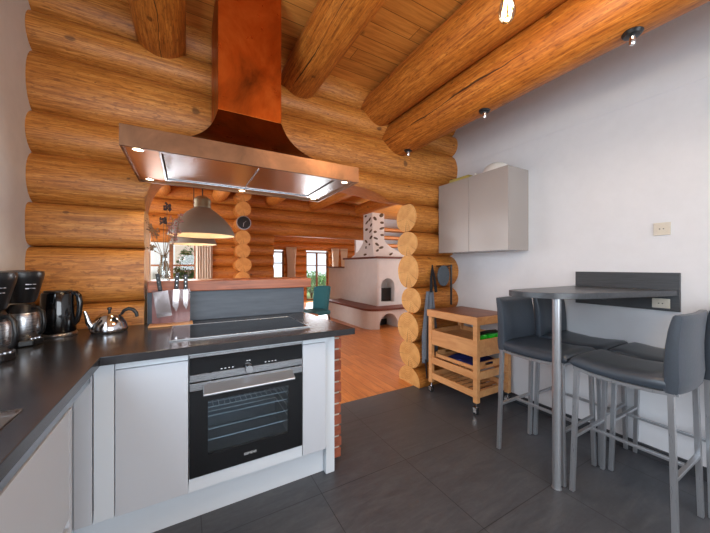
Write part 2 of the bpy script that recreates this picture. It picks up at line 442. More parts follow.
# ---------------------------------------------------------------- camera
cam = bpy.data.cameras.new('camera'); co = bpy.data.objects.new('camera', cam); C.objects.link(co)
co.location = (0, 0, 1.28); co.rotation_euler = (PI/2, 0, -math.radians(29.5)); cam.sensor_width = 36; cam.lens = 300/710*36; cam.clip_start = .02
sc.camera = co
CF = Vector((.4924, .8704, 0)); CR = Vector((.8704, -.4924, 0))
def at_y(u, y):      # x where pixel column u meets plane Y=y
    a = (u-355)/300; return y*(CF.x+CR.x*a)/(CF.y+CR.y*a)

# ---------------------------------------------------------------- room shell
XW = 2.71; XL = -.79; CEIL = 2.98; YB = 2.57
struct('floor', bx(XL-.1, XW+.1, -2.6, 2.50, -.06, 0), 'tile')
struct('floor_parquet', bx(-1.6, 6.5, 2.50, 10.6, -.06, 0), 'parquet')
struct('ceiling', bx(XL-.1, XW+.1, -2.6, 2.75, CEIL, CEIL+.06), 'ceiling')
struct('ceiling_far', bx(-1.6, 6.5, 2.60, 10.6, 2.78, 2.84), 'ceiling')
bm = B(); box(bm, XW, XW+.12, -2.6, 2.74, 0, 2.41); box(bm, XW-.0025, XW+.12, -2.6, 2.74, 2.4105, CEIL)
struct('wall_right', bm, 'plaster')
struct('baseboard_right', bx(XW-.014, XW-.0005, -2.6, 2.36, 0.001, .08), 'table_side')
bm = B(); wy0, wy1, wz0, wz1 = -.6, 1.25, 1.05, 2.2
box(bm, XL-.14, XL, -2.6, wy0, 0, CEIL); box(bm, XL-.14, XL, wy1, 2.75, 0, CEIL); box(bm, XL-.14, XL, wy0, wy1, 0, wz0); box(bm, XL-.14, XL, wy0, wy1, wz1, CEIL)
struct('wall_left', bm, 'plaster_left')
bm = B(); box(bm, XL-.1, -.3, -2.72, -2.6, 0, CEIL); box(bm, 2.45, XW+.1, -2.72, -2.6, 0, CEIL); box(bm, -.3, 2.45, -2.72, -2.6, 2.45, CEIL); box(bm, -.3, 2.45, -2.72, -2.6, 0, .5)
struct('wall_rear', bm, 'plaster')

# kitchen log wall with arched opening
def arch(x):
    if x <= -.236 or x >= 2.14: return -9
    if x < .12: return 1.66+.37*math.sqrt(max(0, 1-((.12-x)/.356)**2))
    if x > 1.40: return 2.03-.17*((x-1.40)/.74)**1.5
    return 2.03
def skip(ci, z0, z1, segs):
    if z1 < 1.70 or z0 > 2.02: return segs
    # arched courses: stop each piece where the arch reaches the top of the course
    top = z1+.02
    if top > 2.03: return [(XL-.05, XW+.03)]
    xs = [i*.005 for i in range(-47, 448)]
    L = next(x for x in xs if arch(x) >= top); R = next(x for x in reversed(xs) if arch(x) >= top)
    return [(XL-.05, L), (2.10, XW+.03)]
KC = [-.10, .18, .46, .77, 1.05, 1.40, 1.66, 1.96, 2.20, 2.56, 2.79, 3.06]
log_wall('wall_back', 0, XL-.05, XW+.03, YB, KC, ['log', 'end', 'cut'], .17, holes=[(-.236, 2.14, -1, 1.6)], clampfn=arch, seed=3, skipfn=skip)

# far room walls
def courses(z, p, seed):
    r = random.Random(seed); out = [-.08]
    while out[-1] < z: out.append(out[-1]+p*r.uniform(.9, 1.1))
    return out
def farch(x):
    if x <= 1.56: return -9
    if x < 1.95: return 1.55+.37*math.sqrt(max(0, 1-((1.95-x)/.39)**2))
    return 1.92
def fskip(ci, z0, z1, segs):
    if z0 < 1.45: return segs
    if z1 > 1.95: return [(-1.6, 3.95)]
    xs = [1.56+i*.005 for i in range(80)]; L = next(x for x in xs if farch(x) >= min(z1+.01, 1.915))
    return [(a, min(b, L)) for a, b in segs if a < 1.5]
log_wall('wall_far_left', 0, -1.6, 3.95, 6.22, [-.08, .2, .47, .74, 1.01, 1.28, 1.5, 1.71, 1.92, 2.19, 2.46, 2.72, 2.95], ['far_log', 'far_end', 'cut'], .15, holes=[(-.62, .19, .85, 1.80), (1.56, 5.5, -1, 1.94)], clampfn=farch, seed=7, skipfn=fskip)
log_wall('wall_far_back', 0, .5, 6.45, 10.6, courses(2.85, .27, 5), ['far_log', 'far_end'], .15, holes=[(2.45, 3.05, .80, 1.82), (3.87, 4.77, -1, 1.84)], seed=9)
struct('wall_far_right', bx(6.4, 6.5, 2.6, 10.6, 0, 2.84), 'plaster')
struct('wall_far_side', bx(-1.7, -1.6, 2.6, 10.6, 0, 2.84), 'plaster')
struct('wall_dining_near', bx(XW+.04, 6.5, 2.60, 2.74, 0, 2.84), 'plaster')
struct('wall_dining_side', bx(-1.7, XL-.15, 2.60, 2.74, 0, 2.84), 'plaster')
# protruding cross-corner log ends
bm = B()
for k, z in enumerate((-.0, .27, .53, .79, 1.05, 1.31, 1.57, 1.81, 2.07, 2.33, 2.6)):
    log(bm, 1, 5.76+random.uniform(-.02, .02), 6.3, .92, z, .135*random.uniform(.93, 1.05), .135, seed=900+k)
struct('wall_far_corner', bm, ['far_log', 'far_end'])

# windows of the far room
def window(name, x0, x1, y, z0, z1, nx, zs, depth=.06):
    fr = B(); f = .05
    for a, b in ((x0, x0+f), (x1-f, x1)): box(fr, a, b, y, y+depth, z0, z1)
    box(fr, x0, x1, y, y+depth, z0, z0+f); box(fr, x0, x1, y, y+depth, z1-f, z1)
    for i in range(1, nx):
        xx = x0+(x1-x0)*i/nx; box(fr, xx-.03, xx+.03, y-.004, y+depth, z0, z1)
    for zz in zs: box(fr, x0, x1, y+.01, y+depth-.01, zz-.015, zz+.015)
    o = link_obj(name, bx(x0+f, x1-f, y+.025, y+.031, z0+f, z1-f), 'glass'); o['kind'] = 'structure'
    W[o.name] = Vector((0, 0, 0))
    link_obj('window_frame', fr, 'frame', parent=o, bevel=.004)
    return o
window('window_1', -.62, .19, 6.16, .85, 1.80, 2, (1.30,))
window('window_2', 2.45, 3.05, 10.55, .80, 1.82, 1, (1.40,))
w = window('window_3', 3.87, 4.77, 10.55, .02, 1.82, 2, (1.32,))

# left kitchen window (light source side, out of frame) and rear glazing frame
o = link_obj('window_4', bx(XL-.09, XL-.084, wy0, wy1, wz0, wz1), 'glass'); o['kind'] = 'structure'; W[o.name] = Vector((0, 0, 0))
bm = B()
for y in (wy0, (wy0+wy1)/2-.03, wy1-.06): box(bm, XL-.11, XL-.05, y, y+.06, wz0, wz1)
for z in (wz0, wz1-.06): box(bm, XL-.11, XL-.05, wy0, wy1, z, z+.06)
link_obj('window_frame', bm, 'lacquer_edge', parent=o)
o = link_obj('window_5', bx(-.3, 2.45, -2.66, -2.654, .5, 2.45), 'glass'); o['kind'] = 'structure'; W[o.name] = Vector((0, 0, 0))
bm = B()
for x in (-.3, .6, 1.5, 2.39): box(bm, x, x+.06, -2.69, -2.63, .5, 2.45)
for z in (.5, 2.39): box(bm, -.3, 2.45, -2.69, -2.63, z, z+.06)
link_obj('window_frame', bm, 'lacquer_edge', parent=o)

# ceiling beams
def beam(x, z, r, y0, y1, seed, label, ang, group, mats=('beam', 'end'), taper=(1, 1), tilt=0):
    bm = B(); log(bm, 1, y0, y1, x, z, r, r, seed=seed, amp=.01, taper=taper, angoff=ang, tilt=tilt)
    o = link_obj('ceiling_beam', bm, list(mats), loc=(x, (y0+y1)/2, z)); o.data.set_sharp_from_angle(angle=math.radians(40)); return tag(o, label, 'beam', group)
G = 'log beams under the kitchen ceiling'
beam(1.885, 2.575, .175, -2.58, 2.50, 21, 'large cracked log beam nearest the white wall, carrying the lamp sockets', .95, G)
beam(1.63, 2.80, .165, -2.58, 2.50, 22, 'round log beam tucked above and beside the big cracked beam', .2, G)
beam(.84, 2.84, .15, -2.58, 2.50, 33, 'dark orange log beam just right of the copper flue', .85, G)
beam(-.14, 2.83, .145, -2.58, 2.50, 24, 'short looking log beam at the top left, left of the copper flue', .75, G)
G2 = 'log beams in the dining room beyond the opening'
for x, s, lab in ((-.35, 31, 'dining room log beam farthest left, above the window'), (.55, 32, 'dining room log beam ending above the clock post, left of the hood spots'),
                  (1.5, 33, 'short dark log beam end showing just under the hood steel'), (2.42, 34, 'long pale log beam running to the far log wall between hood and masonry chimney'),
                  (3.55, 35, 'round log beam running over the stone-studded chimney')):
    beam(x, 2.60, .13, 2.80, 6.05, s, lab, .3, G2, ('far_log', 'far_end'))
# lamp sockets under big beam
for k, (y, lab) in enumerate(((.60, 'black and silver lamp socket nearest the camera on the beam'), (1.42, 'middle lamp socket under the big log beam'), (2.27, 'lamp socket at the log wall end of the beam'))):
    x = 1.875; z = 2.575-.172
    r = root('beam_lamp_socket', (x, y, z), lab, 'lamp socket', 'lamp sockets under the big beam')
    bm = B(); lathe(bm, (x, y, z), [(0, .012), (.040, .012), (.042, .0), (.034, -.012), (.018, -.016), (0, -.016)], 20); link_obj('socket_base', bm, 'black', parent=r, smooth=True)
    bm = B(); lathe(bm, (x, y, z), [(.0, -.016), (.013, -.016), (.013, -.05), (.009, -.056), (0, -.056)], 14); link_obj('stud', bm, 'chrome', parent=r, smooth=True)

# ---------------------------------------------------------------- kitchen base units
YF = 1.66
def cabinet(label, x0, x1, y0, y1, z0, z1, face='y', parts=None):
    pass
# worktop
bm = B()
prism(bm, [(XL+.002, -2.2), (-.31, -2.2), (-.31, 1.62), (.913, 1.612), (.868, 2.388), (-.215, 2.388), (-.215, 2.46), (XL+.002, 2.46)], .862, .90)
tag(link_obj('worktop', bm, 'counter', loc=(0, 1.9, .862), bevel=.003), 'dark L-shaped worktop running along the left wall and round to the cooktop', 'worktop')
# peninsula door unit
r = root('base_cabinet', (-.12, YF, 0), 'white base cabinet with one plain door, left of the oven', 'cabinet', 'white base cabinets')
link_obj('body', bx(-.33, .012, YF+.022, 2.35, .18, .86), 'lacquer_edge', parent=r)
link_obj('door', bx(-.267, .012, YF, YF+.02, .182, .824), 'lacquer', parent=r, bevel=.0015)
link_obj('filler_panel', bx(-.34, -.271, YF, YF+.02, .182, .862), 'lacquer_edge', parent=r, bevel=.001)
link_obj('handle_channel', bx(-.267, .0125, YF+.003, YF+.021, .828, .8615), 'lacquer_edge', parent=r)
r = root('corner_panel', (-.40, YF, 0), 'recessed white corner panels in the inner corner below the worktop', 'cabinet', 'white base cabinets')
link_obj('panel', bx(-.405, -.345, YF+.001, YF+.02, .182, .861), 'lacquer', parent=r, bevel=.001)
link_obj('panel', bx(-.60, -.408, YF+.001, YF+.02, .182, .861), 'lacquer', parent=r, bevel=.001)
# oven housing
r = root('oven_housing', (.3, YF, 0), 'white oven housing strip around the built-in oven', 'cabinet', 'white base cabinets')
bm = B(); box(bm, .015, .589, YF+.004, YF+.02, .182, .245); box(bm, .015, .589, YF+.004, YF+.03, .846, .861)
box(bm, .0155, .0175, YF+.03, 2.3, .2, .846); box(bm, .5875, .5893, YF+.03, 2.3, .2, .846)
link_obj('housing_strip', bm, 'lacquer_edge', parent=r)
# narrow unit
r = root('base_cabinet', (.67, YF, 0), 'narrow white pull-out cabinet right of the oven', 'cabinet', 'white base cabinets')
link_obj('body', bx(.592, .752, YF+.022, 2.35, .18, .86), 'lacquer_edge', parent=r)
link_obj('door', bx(.592, .735, YF, YF+.02, .182, .824), 'lacquer', parent=r, bevel=.0015)
link_obj('handle_channel', bx(.5915, .7535, YF+.003, YF+.021, .828, .8615), 'lacquer_edge', parent=r)
tag(link_obj('end_panel', bx(.754, .812, 1.695, 2.38, .001, .861), 'lacquer_edge', loc=(.78, 1.9, 0), bevel=.002), 'tall white end panel closing the peninsula beside the brick pier', 'panel')
tag(link_obj('plinth', bx(-.62, .753, 1.735, 1.755, .001, .179), 'lacquer_edge', loc=(.2, 1.745, 0)), 'pale plinth board under the oven and doors', 'plinth')
# left run
XF = -.345
r = root('drawer_cabinet', (XF, .9, 0), 'white drawer cabinet under the sink on the left', 'cabinet', 'white base cabinets')
link_obj('body', bx(-.77, XF-.022, -.4, 1.40, .16, .785), 'lacquer_edge', parent=r)
for y0, y1 in ((-.4, .52), (.525, 1.372)):
    for z0, z1 in ((.42, .787), (.10, .388)):
        link_obj('drawer', bx(XF-.02, XF, y0, y1, z0, z1), 'lacquer', parent=r, bevel=.0015)
link_obj('side_panel', bx(XF-.02, XF, 1.375, 1.40, .10, .787), 'lacquer', parent=r, bevel=.001)
bm = B(); box(bm, XF-.020, XF-.004, -.4, 1.655, .790, .861); box(bm, XF-.020, XF-.014, -.4, 1.372, .39, .418); link_obj('handle_channel', bm, 'channel', parent=r)
tag(link_obj('plinth', bx(-.44, -.42, -.4, 1.73, .001, .159), 'lacquer_edge', loc=(-.43, .6, 0)), 'pale plinth board under the drawers on the left', 'plinth')
# sink flange
r = root('sink', (-.6, .8, .9), 'inset sink with brown-tinted steel rim at the left edge', 'sink')
bm = B(); 
for a in ((-.71, -.375, 1.085, 1.125), (-.71, -.375, .36, .40), (-.71, -.67, .40, 1.085), (-.41, -.375, .40, 1.085)): box(bm, *a, .9005, .905)
part_label(link_obj('rim', bm, 'steel', parent=r, bevel=.001), 'steel rim')
bm = B(); box(bm, -.67, -.41, .40, 1.085, .9006, .9022); link_obj('basin', bm, 'steel', parent=r)
bm = B(); box(bm, -.66, -.43, .98, 1.06, .9026, .906); link_obj('drain_grid', bm, 'chrome', parent=r)

# oven
r = root('oven', (.3, YF, .247), 'built-in black glass oven with steel handle and wire racks inside', 'oven')
OX0, OX1 = .0185, .5865
bm = B(); box(bm, OX0, OX1, YF-.002, YF+.03, .752, .832); part_label(link_obj('control_panel', bm, 'black_glass', parent=r, bevel=.0015), 'black glass control panel')
bm = B(); box(bm, OX0, OX1, YF-.004, YF+.03, .716, .750); part_label(link_obj('steel_strip', bm, 'steel', parent=r, bevel=.001), 'steel strip')
link_obj('top_rail', bx(OX0, OX1, YF+.0, YF+.03, .834, .845), 'steel', parent=r)
# door with hole
bm = B(); wx0, wx1, zz0, zz1 = .098, .507, .345, .612
box(bm, OX0, wx0, YF-.004, YF+.018, .249, .672); box(bm, wx1, OX1, YF-.004, YF+.018, .249, .672); box(bm, wx0, wx1, YF-.004, YF+.018, .249, zz0); box(bm, wx0, wx1, YF-.004, YF+.018, zz1, .672)
d = part_label(link_obj('door', bm, 'black_glass', parent=r), 'black glass door')
link_obj('door_band', bx(OX0, OX1, YF-.006, YF+.018, .673, .709), 'steel', parent=d, bevel=.001)
link_obj('window_pane', bx(wx0, wx1, YF-.003, YF+.001, zz0, zz1), 'glass_oven', parent=d)
bm = B()
hp = [(YF-.006, .700), (YF-.006, .690), (YF-.048, .658), (YF-.060, .658), (YF-.060, .667)]
va = [bm.verts.new((.075, a, b)) for a, b in hp]; vb = [bm.verts.new((.528, a, b)) for a, b in hp]; bm.faces.new(va); bm.faces.new(vb[::-1])
for i in range(5): bm.faces.new((va[i], va[(i+1) % 5], vb[(i+1) % 5], vb[i]))
h = link_obj('handle', bm, 'steel_leg', parent=d, bevel=.003)
bm = B(); box(bm, wx0-.03, wx1+.03, YF+.40, YF+.41, .29, .67); box(bm, wx0-.03, wx0-.025, YF+.02, YF+.40, .29, .67); box(bm, wx1+.025, wx1+.03, YF+.02, YF+.40, .29, .67); box(bm, wx0-.03, wx1+.03, YF+.02, YF+.4, .285, .29); box(bm, wx0-.03, wx1+.03, YF+.02, YF+.4, .67, .675)
link_obj('cavity', bm, 'cavity', parent=r)
for z in (.40, .455, .52, .565):
    bm = B(); tube(bm, [(wx0-.02, YF+.03, z), (wx1+.02, YF+.03, z)], .003, 8); tube(bm, [(wx0-.02, YF+.36, z), (wx1+.02, YF+.36, z)], .003, 8)
    for x in (wx0-.02, wx1+.02): tube(bm, [(x, YF+.03, z), (x, YF+.36, z)], .003, 8)
    if z == .565:
        for i in range(16):
            x = wx0+.0+i*(wx1-wx0)/15; tube(bm, [(x, YF+.03, z), (x, YF+.36, z)], .0018, 6)
    link_obj('rack', bm, 'rack', parent=r)
bm = B(); lathe(bm, (.292, YF-.004, .745), [(0, -.03), (.019, -.03), (.022, -.024), (.022, 0)], 24, axis='y'); link_obj('knob', bm, 'chrome', parent=r, smooth=True)
for x in (.16, .178, .196, .214, .38, .398, .416, .434, .285, .297):
    z = .782 if .27 < x < .31 else .760
    link_obj('touch_mark', bx(x-.004, x+.004, YF-.0028, YF-.0022, z, z+.004), 'mark', parent=r)
def text(body, size, loc, rot, mat, parent, name='lettering'):
    cu = bpy.data.curves.new('t', 'FONT'); cu.body = body; cu.size = size; cu.extrude = .0003; cu.align_x = 'CENTER'
    to = bpy.data.objects.new('t', cu); C.objects.link(to); dg = bpy.context.evaluated_depsgraph_get()
    me = bpy.data.meshes.new_from_object(to.evaluated_get(dg)); bpy.data.objects.remove(to)
    me.materials.clear(); me.materials.append(M[mat]); me.transform(Matrix.Translation(Vector(loc)-W[parent.name]) @ Matrix.Rotation(rot[2], 4, 'Z') @ Matrix.Rotation(rot[0], 4, 'X'))
    o = bpy.data.objects.new(name, me); C.objects.link(o); o.parent = parent; return o
text('SIEMENS', .017, (.300, YF-.0046, .290), (PI/2, 0, 0), 'mark', d)

# cooktop
r = root('cooktop', (.31, 1.99, .9), 'black glass cooktop with thin copper-coloured frame', 'cooktop')
cx0, cx1, cy0, cy1 = -.072, .678, 1.775, 2.205
link_obj('glass_plate', bx(cx0+.008, cx1-.008, cy0+.008, cy1-.008, .9005, .9055), 'black_glass', parent=r)
bm = B(); box(bm, cx0, cx1, cy0, cy0+.008, .9005, .907); box(bm, cx0, cx1, cy1-.008, cy1, .9005, .907); box(bm, cx0, cx0+.008, cy0+.008, cy1-.008, .9005, .907); box(bm, cx1-.008, cx1, cy0+.008, cy1-.008, .9005, .907)
part_label(link_obj('frame', bm, 'steel', parent=r, bevel=.001), 'thin metal frame')
# splash back + ledge + brick pier
tag(link_obj('splashback', bx(-.21, .862, 2.39, 2.415, .901, 1.109), 'splash', loc=(.3, 2.4, .9), bevel=.002), 'dark slate-blue splashback panel behind the cooktop', 'splashback')
tag(link_obj('bar_ledge', bx(-.212, .905, 2.335, 2.66, 1.11, 1.184), 'trim_wood', loc=(.3, 2.5, 1.11), bevel=.006), 'reddish wooden ledge on top of the splashback', 'ledge')
bm = B(); box(bm, -.22, .855, 2.42, 2.62, .001, 1.109); struct('wall_peninsula', bm, 'splash')
bm = B(); box(bm, .818, .904, 1.812, 2.055, .001, .860, 0)
z = .004; row = 0
while z < .85:
    off = (.0 if row % 2 else -.11); y = 1.80+off
    while y < 2.04:
        y0, y1 = max(y, 1.802), min(y+.212, 2.05)
        if y1-y0 > .03:
            j = random.uniform(-.003, .003); box(bm, .818, .913+j, y0, y1, z, min(z+.060, .859), 1)
        y += .224
    z += .073; row += 1
tag(link_obj('brick_pier', bm, ['mortar', 'brick'], loc=(.86, 2.1, 0), bevel=.004, seg=1), 'narrow red brick pier at the end of the peninsula', 'brick pier')

# ---------------------------------------------------------------- hood
HX0, HX1, HY0, HY1, HZ0, HZ1 = -.250, .950, 1.630, 2.285, 1.807, 1.902
r = root('extractor_hood', (.35, 1.95, HZ0), 'large copper extractor hood with flue and steel filters over the cooktop', 'extractor hood')
bm = B(); t = .012
box(bm, HX0, HX1, HY0, HY0+t, HZ0, HZ1); box(bm, HX0, HX1, HY1-t, HY1, HZ0, HZ1); box(bm, HX0, HX0+t, HY0+t, HY1-t, HZ0, HZ1); box(bm, HX1-t, HX1, HY0+t, HY1-t, HZ0, HZ1)
box(bm, HX0+t, HX1-t, HY0+t, HY1-t, HZ1-.012, HZ1)
part_label(link_obj('canopy', bm, 'bronze', parent=r, bevel=.002), 'brown patinated copper canopy')
# flare
cx_0, cx_1, cyf, cyb = .164, .532, 1.89, 2.28
bm = B(); prev = None; K = 14
for i in range(K+1):
    f = i/K; e = .42*(1-f)+.58*(1-f)**2.6
    x0 = cx_0-(cx_0-.0)*e; x1 = cx_1+(.70-cx_1)*e; y0 = cyf-(cyf-1.655)*e; z = HZ1+(2.186-HZ1)*f
    q = [bm.verts.new(p) for p in ((x0, y0, z), (x1, y0, z), (x1, cyb, z), (x0, cyb, z))]
    if prev:
        for k in range(4): bm.faces.new((prev[k], prev[(k+1) % 4], q[(k+1) % 4], q[k]))
    prev = q
part_label(link_obj('flare', bm, 'dark_reflection_copper', parent=r), 'flared copper base of the flue, dark reflection in its colour')
link_obj('flue', bx(cx_0, cx_1, cyf, 2.38, 2.188, CEIL-.002), 'copper', parent=r, bevel=.002)
ux0, ux1, uy0, uy1 = HX0+t, HX1-t, HY0+t, HY1-t
bm = B(); fx0, fx1, fy0, fy1 = -.10, .82, 1.70, 2.20
zb = HZ0+.012
box(bm, ux0+.13, fx0, uy0, uy1, zb, zb+.01); box(bm, fx1, ux1, uy0, uy1, zb, zb+.01); box(bm, fx0, fx1, uy0, fy0, zb, zb+.01); box(bm, fx0, fx1, fy1, uy1, zb, zb+.01)
link_obj('underside_frame', bm, 'steel_hood', parent=r)
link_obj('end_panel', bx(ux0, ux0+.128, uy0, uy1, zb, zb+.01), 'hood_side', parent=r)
fm = (fx0+fx1)/2
for a, b in ((fx0+.006, fm-.002), (fm+.002, fx1-.006)):
    part_label(link_obj('filter', bx(a, b, fy0+.006, fy1-.006, zb+.006, zb+.016), 'steel_hood', parent=r, bevel=.003), 'brushed steel filter')
SP = [(-.19, 1.69), (-.19, 2.23), (.35, 2.243), (.885, 1.70), (.885, 2.235)]
for x, y in SP:
    bm = B(); lathe(bm, (x, y, zb), [(0, -.003), (.020, -.003), (.026, -.001), (.028, .004)], 20, mi=0)
    for f in bm.faces:
        if all((v.co.xy-Vector((x, y))).length < .0205 for v in f.verts): f.material_index = 1
    part_label(link_obj('spotlight', bm, ['chrome', 'spot'], parent=r), 'lit round spotlight')

# ---------------------------------------------------------------- worktop appliances
def coffee(x, y, lab, rz=0):
    r = root('coffee_maker', (x, y, .9), lab, 'coffee maker', 'coffee makers on the worktop')
    bm = B(); prism(bm, [(x-.09, y-.075), (x+.02, y-.075), (x+.065, y-.055), (x+.08, y), (x+.065, y+.055), (x+.02, y+.075), (x-.09, y+.075)], .901, .932); link_obj('base', bm, 'black', parent=r, bevel=.006)
    bm = B(); box(bm, x-.09, x-.060, y-.06, y+.06, .93, 1.24); link_obj('tower', bm, 'black', parent=r, bevel=.015)
    bm = B(); lathe(bm, (x+.005, y, 0), [(0, 1.105), (.045, 1.105), (.052, 1.12), (.076, 1.22), (.080, 1.242), (.077, 1.256), (.04, 1.262), (0, 1.263)], 36); fb = link_obj('filter_holder', bm, 'black', parent=r, smooth=True)
    bm = B()
    for z in (1.195, 1.175):
        for k in range(6):
            a = math.radians(-62+k*5); rr = .0655+(z-1.175)*.24+.003
            a2 = a+math.radians(5); bar(bm, (x+.005+rr*math.cos(a), y+rr*math.sin(a), z), (x+.005+rr*math.cos(a2), y+rr*math.sin(a2), z), .003, .0045)
    link_obj('silver_stripes', bm, 'chrome', parent=fb)
    bm = B(); lathe(bm, (x+.008, y, 0), [(0, .9325), (.059, .9325), (.064, .94), (.064, 1.035), (.056, 1.058), (0, 1.055)], 36); cf = part_label(link_obj('jug', bm, 'steel', parent=r, smooth=True), 'steel thermos jug')
    bm = B(); lathe(bm, (x+.008, y, 0), [(0, 1.055), (.054, 1.058), (.048, 1.085), (.040, 1.098), (0, 1.098)], 30); link_obj('jug_lid', bm, 'black', parent=cf, smooth=True)
    a = math.radians(-28); dx, dy = math.cos(a), math.sin(a)
    bm = B(); tube(bm, [(x+.008+dx*q, y+dy*q, z) for q, z in ((.045, 1.075), (.075, 1.082), (.096, 1.06), (.102, 1.01), (.096, .97), (.080, .955))], .009, 10); link_obj('jug_handle', bm, 'black', parent=cf, smooth=True)
    bm = B()
    for k in range(3): cyl(bm, (x+.055+k*.01, y-.05+k*.012), .006, .932, .938, 10)
    link_obj('switch', bm, 'chrome', parent=r)
    return r
coffee(-.695, 2.060, 'black coffee maker with steel jug, standing beside the black kettle')
coffee(-.690, 1.765, 'black coffee maker with steel jug cut off by the left edge of the photo')
x, y = -.607, 2.240
r = root('electric_kettle', (x, y, .9), 'glossy black electric kettle between coffee maker and steel teapot', 'kettle')
bm = B(); lathe(bm, (x, y, 0), [(0, .901), (.078, .901), (.080, .91), (.076, .918), (0, .918)], 32); part_label(link_obj('power_base', bm, 'steel', parent=r, smooth=True), 'grey power base')
bm = B(); lathe(bm, (x, y, 0), [(0, .92), (.070, .92), (.074, .93), (.074, 1.02), (.070, 1.13), (.066, 1.138), (0, 1.140)], 40); link_obj('jug', bm, 'kettle_black', parent=r, smooth=True)
bm = B(); lathe(bm, (x, y, 0), [(0, 1.14), (.060, 1.14), (.058, 1.148), (0, 1.151)], 32); link_obj('lid', bm, 'black', parent=r, smooth=True)
a = math.radians(-12); dx, dy = math.cos(a), math.sin(a)
bm = B(); tube(bm, [(x+dx*q, y+dy*q, z) for q, z in ((.055, 1.132), (.078, 1.134), (.090, 1.118), (.096, 1.08), (.093, 1.02), (.083, .975), (.066, .955))], [.012, .013, .014, .014, .013, .012, .010], 12); link_obj('handle', bm, 'kettle_black', parent=r, smooth=True)
bm = B(); box(bm, x-.02, x+.02, y-.002, y+.002, .0, .001); bm.free()
x, y = -.386, 2.235
def T(pts): return [(x+(p[0]-x)*.90, y+(p[1]-y)*.90, .9005+(p[2]-.9005)*.9) for p in pts]
r = root('teapot', (x, y, .9), 'polished steel stovetop teapot with black handle by the log wall', 'teapot')
bm = B(); lathe(bm, (x, y, 0), [(r_*.93, .9005+(z_-.9005)*.9) for r_, z_ in [(0, .901), (.088, .901), (.094, .91), (.095, .925), (.086, .96), (.068, .992), (.045, 1.015), (.02, 1.025), (0, 1.027)]], 40); link_obj('pot', bm, 'chrome', parent=r, smooth=True)
bm = B(); lathe(bm, (x, y, 0), [(0, 1.014), (.007, 1.015), (.006, 1.024), (.012, 1.030), (.011, 1.040), (0, 1.044)], 18); link_obj('lid_knob', bm, 'black', parent=r, smooth=True)
bm = B(); tube(bm, T([(x-.075, y-.025, .935), (x-.098, y-.032, .975), (x-.106, y-.034, 1.015), (x-.115, y-.036, 1.045)]), [.022, .015, .010, .008], 14); link_obj('spout', bm, 'chrome', parent=r, smooth=True)
bm = B(); tube(bm, T([(x+.06, y+.0, 1.005), (x+.075, y, 1.03), (x+.10, y, 1.043), (x+.125, y, 1.035), (x+.142, y, 1.01), (x+.146, y, .985)]), [.007, .009, .011, .011, .010, .009], 12); part_label(link_obj('handle', bm, 'black', parent=r, smooth=True), 'black curved handle')

# knife block
r = root('knife_holder', (-.08, 2.3, .9), 'wooden knife holder with clear front in front of the splashback', 'knife holder')
link_obj('base', bx(-.200, .044, 2.225, 2.330, .901, .911), 'beech', parent=r, bevel=.002)
link_obj('back_board', bx(-.185, .028, 2.305, 2.325, .911, 1.125), 'knife_wood', parent=r, bevel=.002)
link_obj('clear_front', bx(-.185, .028, 2.240, 2.244, .911, 1.135), 'acrylic', parent=r)
G = 'knives in the clear holder'
def knife(cx, ang, bw, bl, hl, name, lab, tipz, pointed):
    y = 2.275; m = Matrix.Translation((cx, y, tipz)) @ Matrix.Rotation(ang, 4, 'Y')
    r2 = root(name, (cx, y, tipz), lab, 'knife', G)
    bm = B()
    if pointed: poly = [(-bw/2, bl), (-bw/2, bl*.28), (bw*.2, 0), (bw/2, bl*.25), (bw/2, bl)]
    else: poly = [(-bw/2, bl), (-bw/2, 0), (bw/2, 0), (bw/2, bl)]
    va = [bm.verts.new(m @ Vector((px, -.001, pz))) for px, pz in poly]; vb = [bm.verts.new(m @ Vector((px, .001, pz))) for px, pz in poly]
    bm.faces.new(va); bm.faces.new(vb[::-1]); n = len(poly)
    for i in range(n): bm.faces.new((va[i], va[(i+1) % n], vb[(i+1) % n], vb[i]))
    link_obj('blade', bm, 'chrome', parent=r2)
    bm = B(); box(bm, -.012, .012, -.009, .009, bl+.001, bl+hl, mat=m); hd = link_obj('handle', bm, 'black', parent=r2, bevel=.004)
    for q in (.25, .5, .75): link_obj('rivet', bx(-.002, .002, -.0102, -.009, bl+hl*q, bl+hl*q+.004, mat=m), 'chrome', parent=hd)
knife(-.115, math.radians(-8), .082, .165, .115, 'cleaver', 'broad bladed cleaver, leftmost knife in the clear holder', .958, False)
knife(-.058, math.radians(3), .034, .145, .11, 'kitchen_knife', 'pointed kitchen knife in the middle of the holder', .985, True)
knife(.002, 0, .026, .13, .105, 'kitchen_knife', 'slim knife at the right side of the clear holder', .995, True)

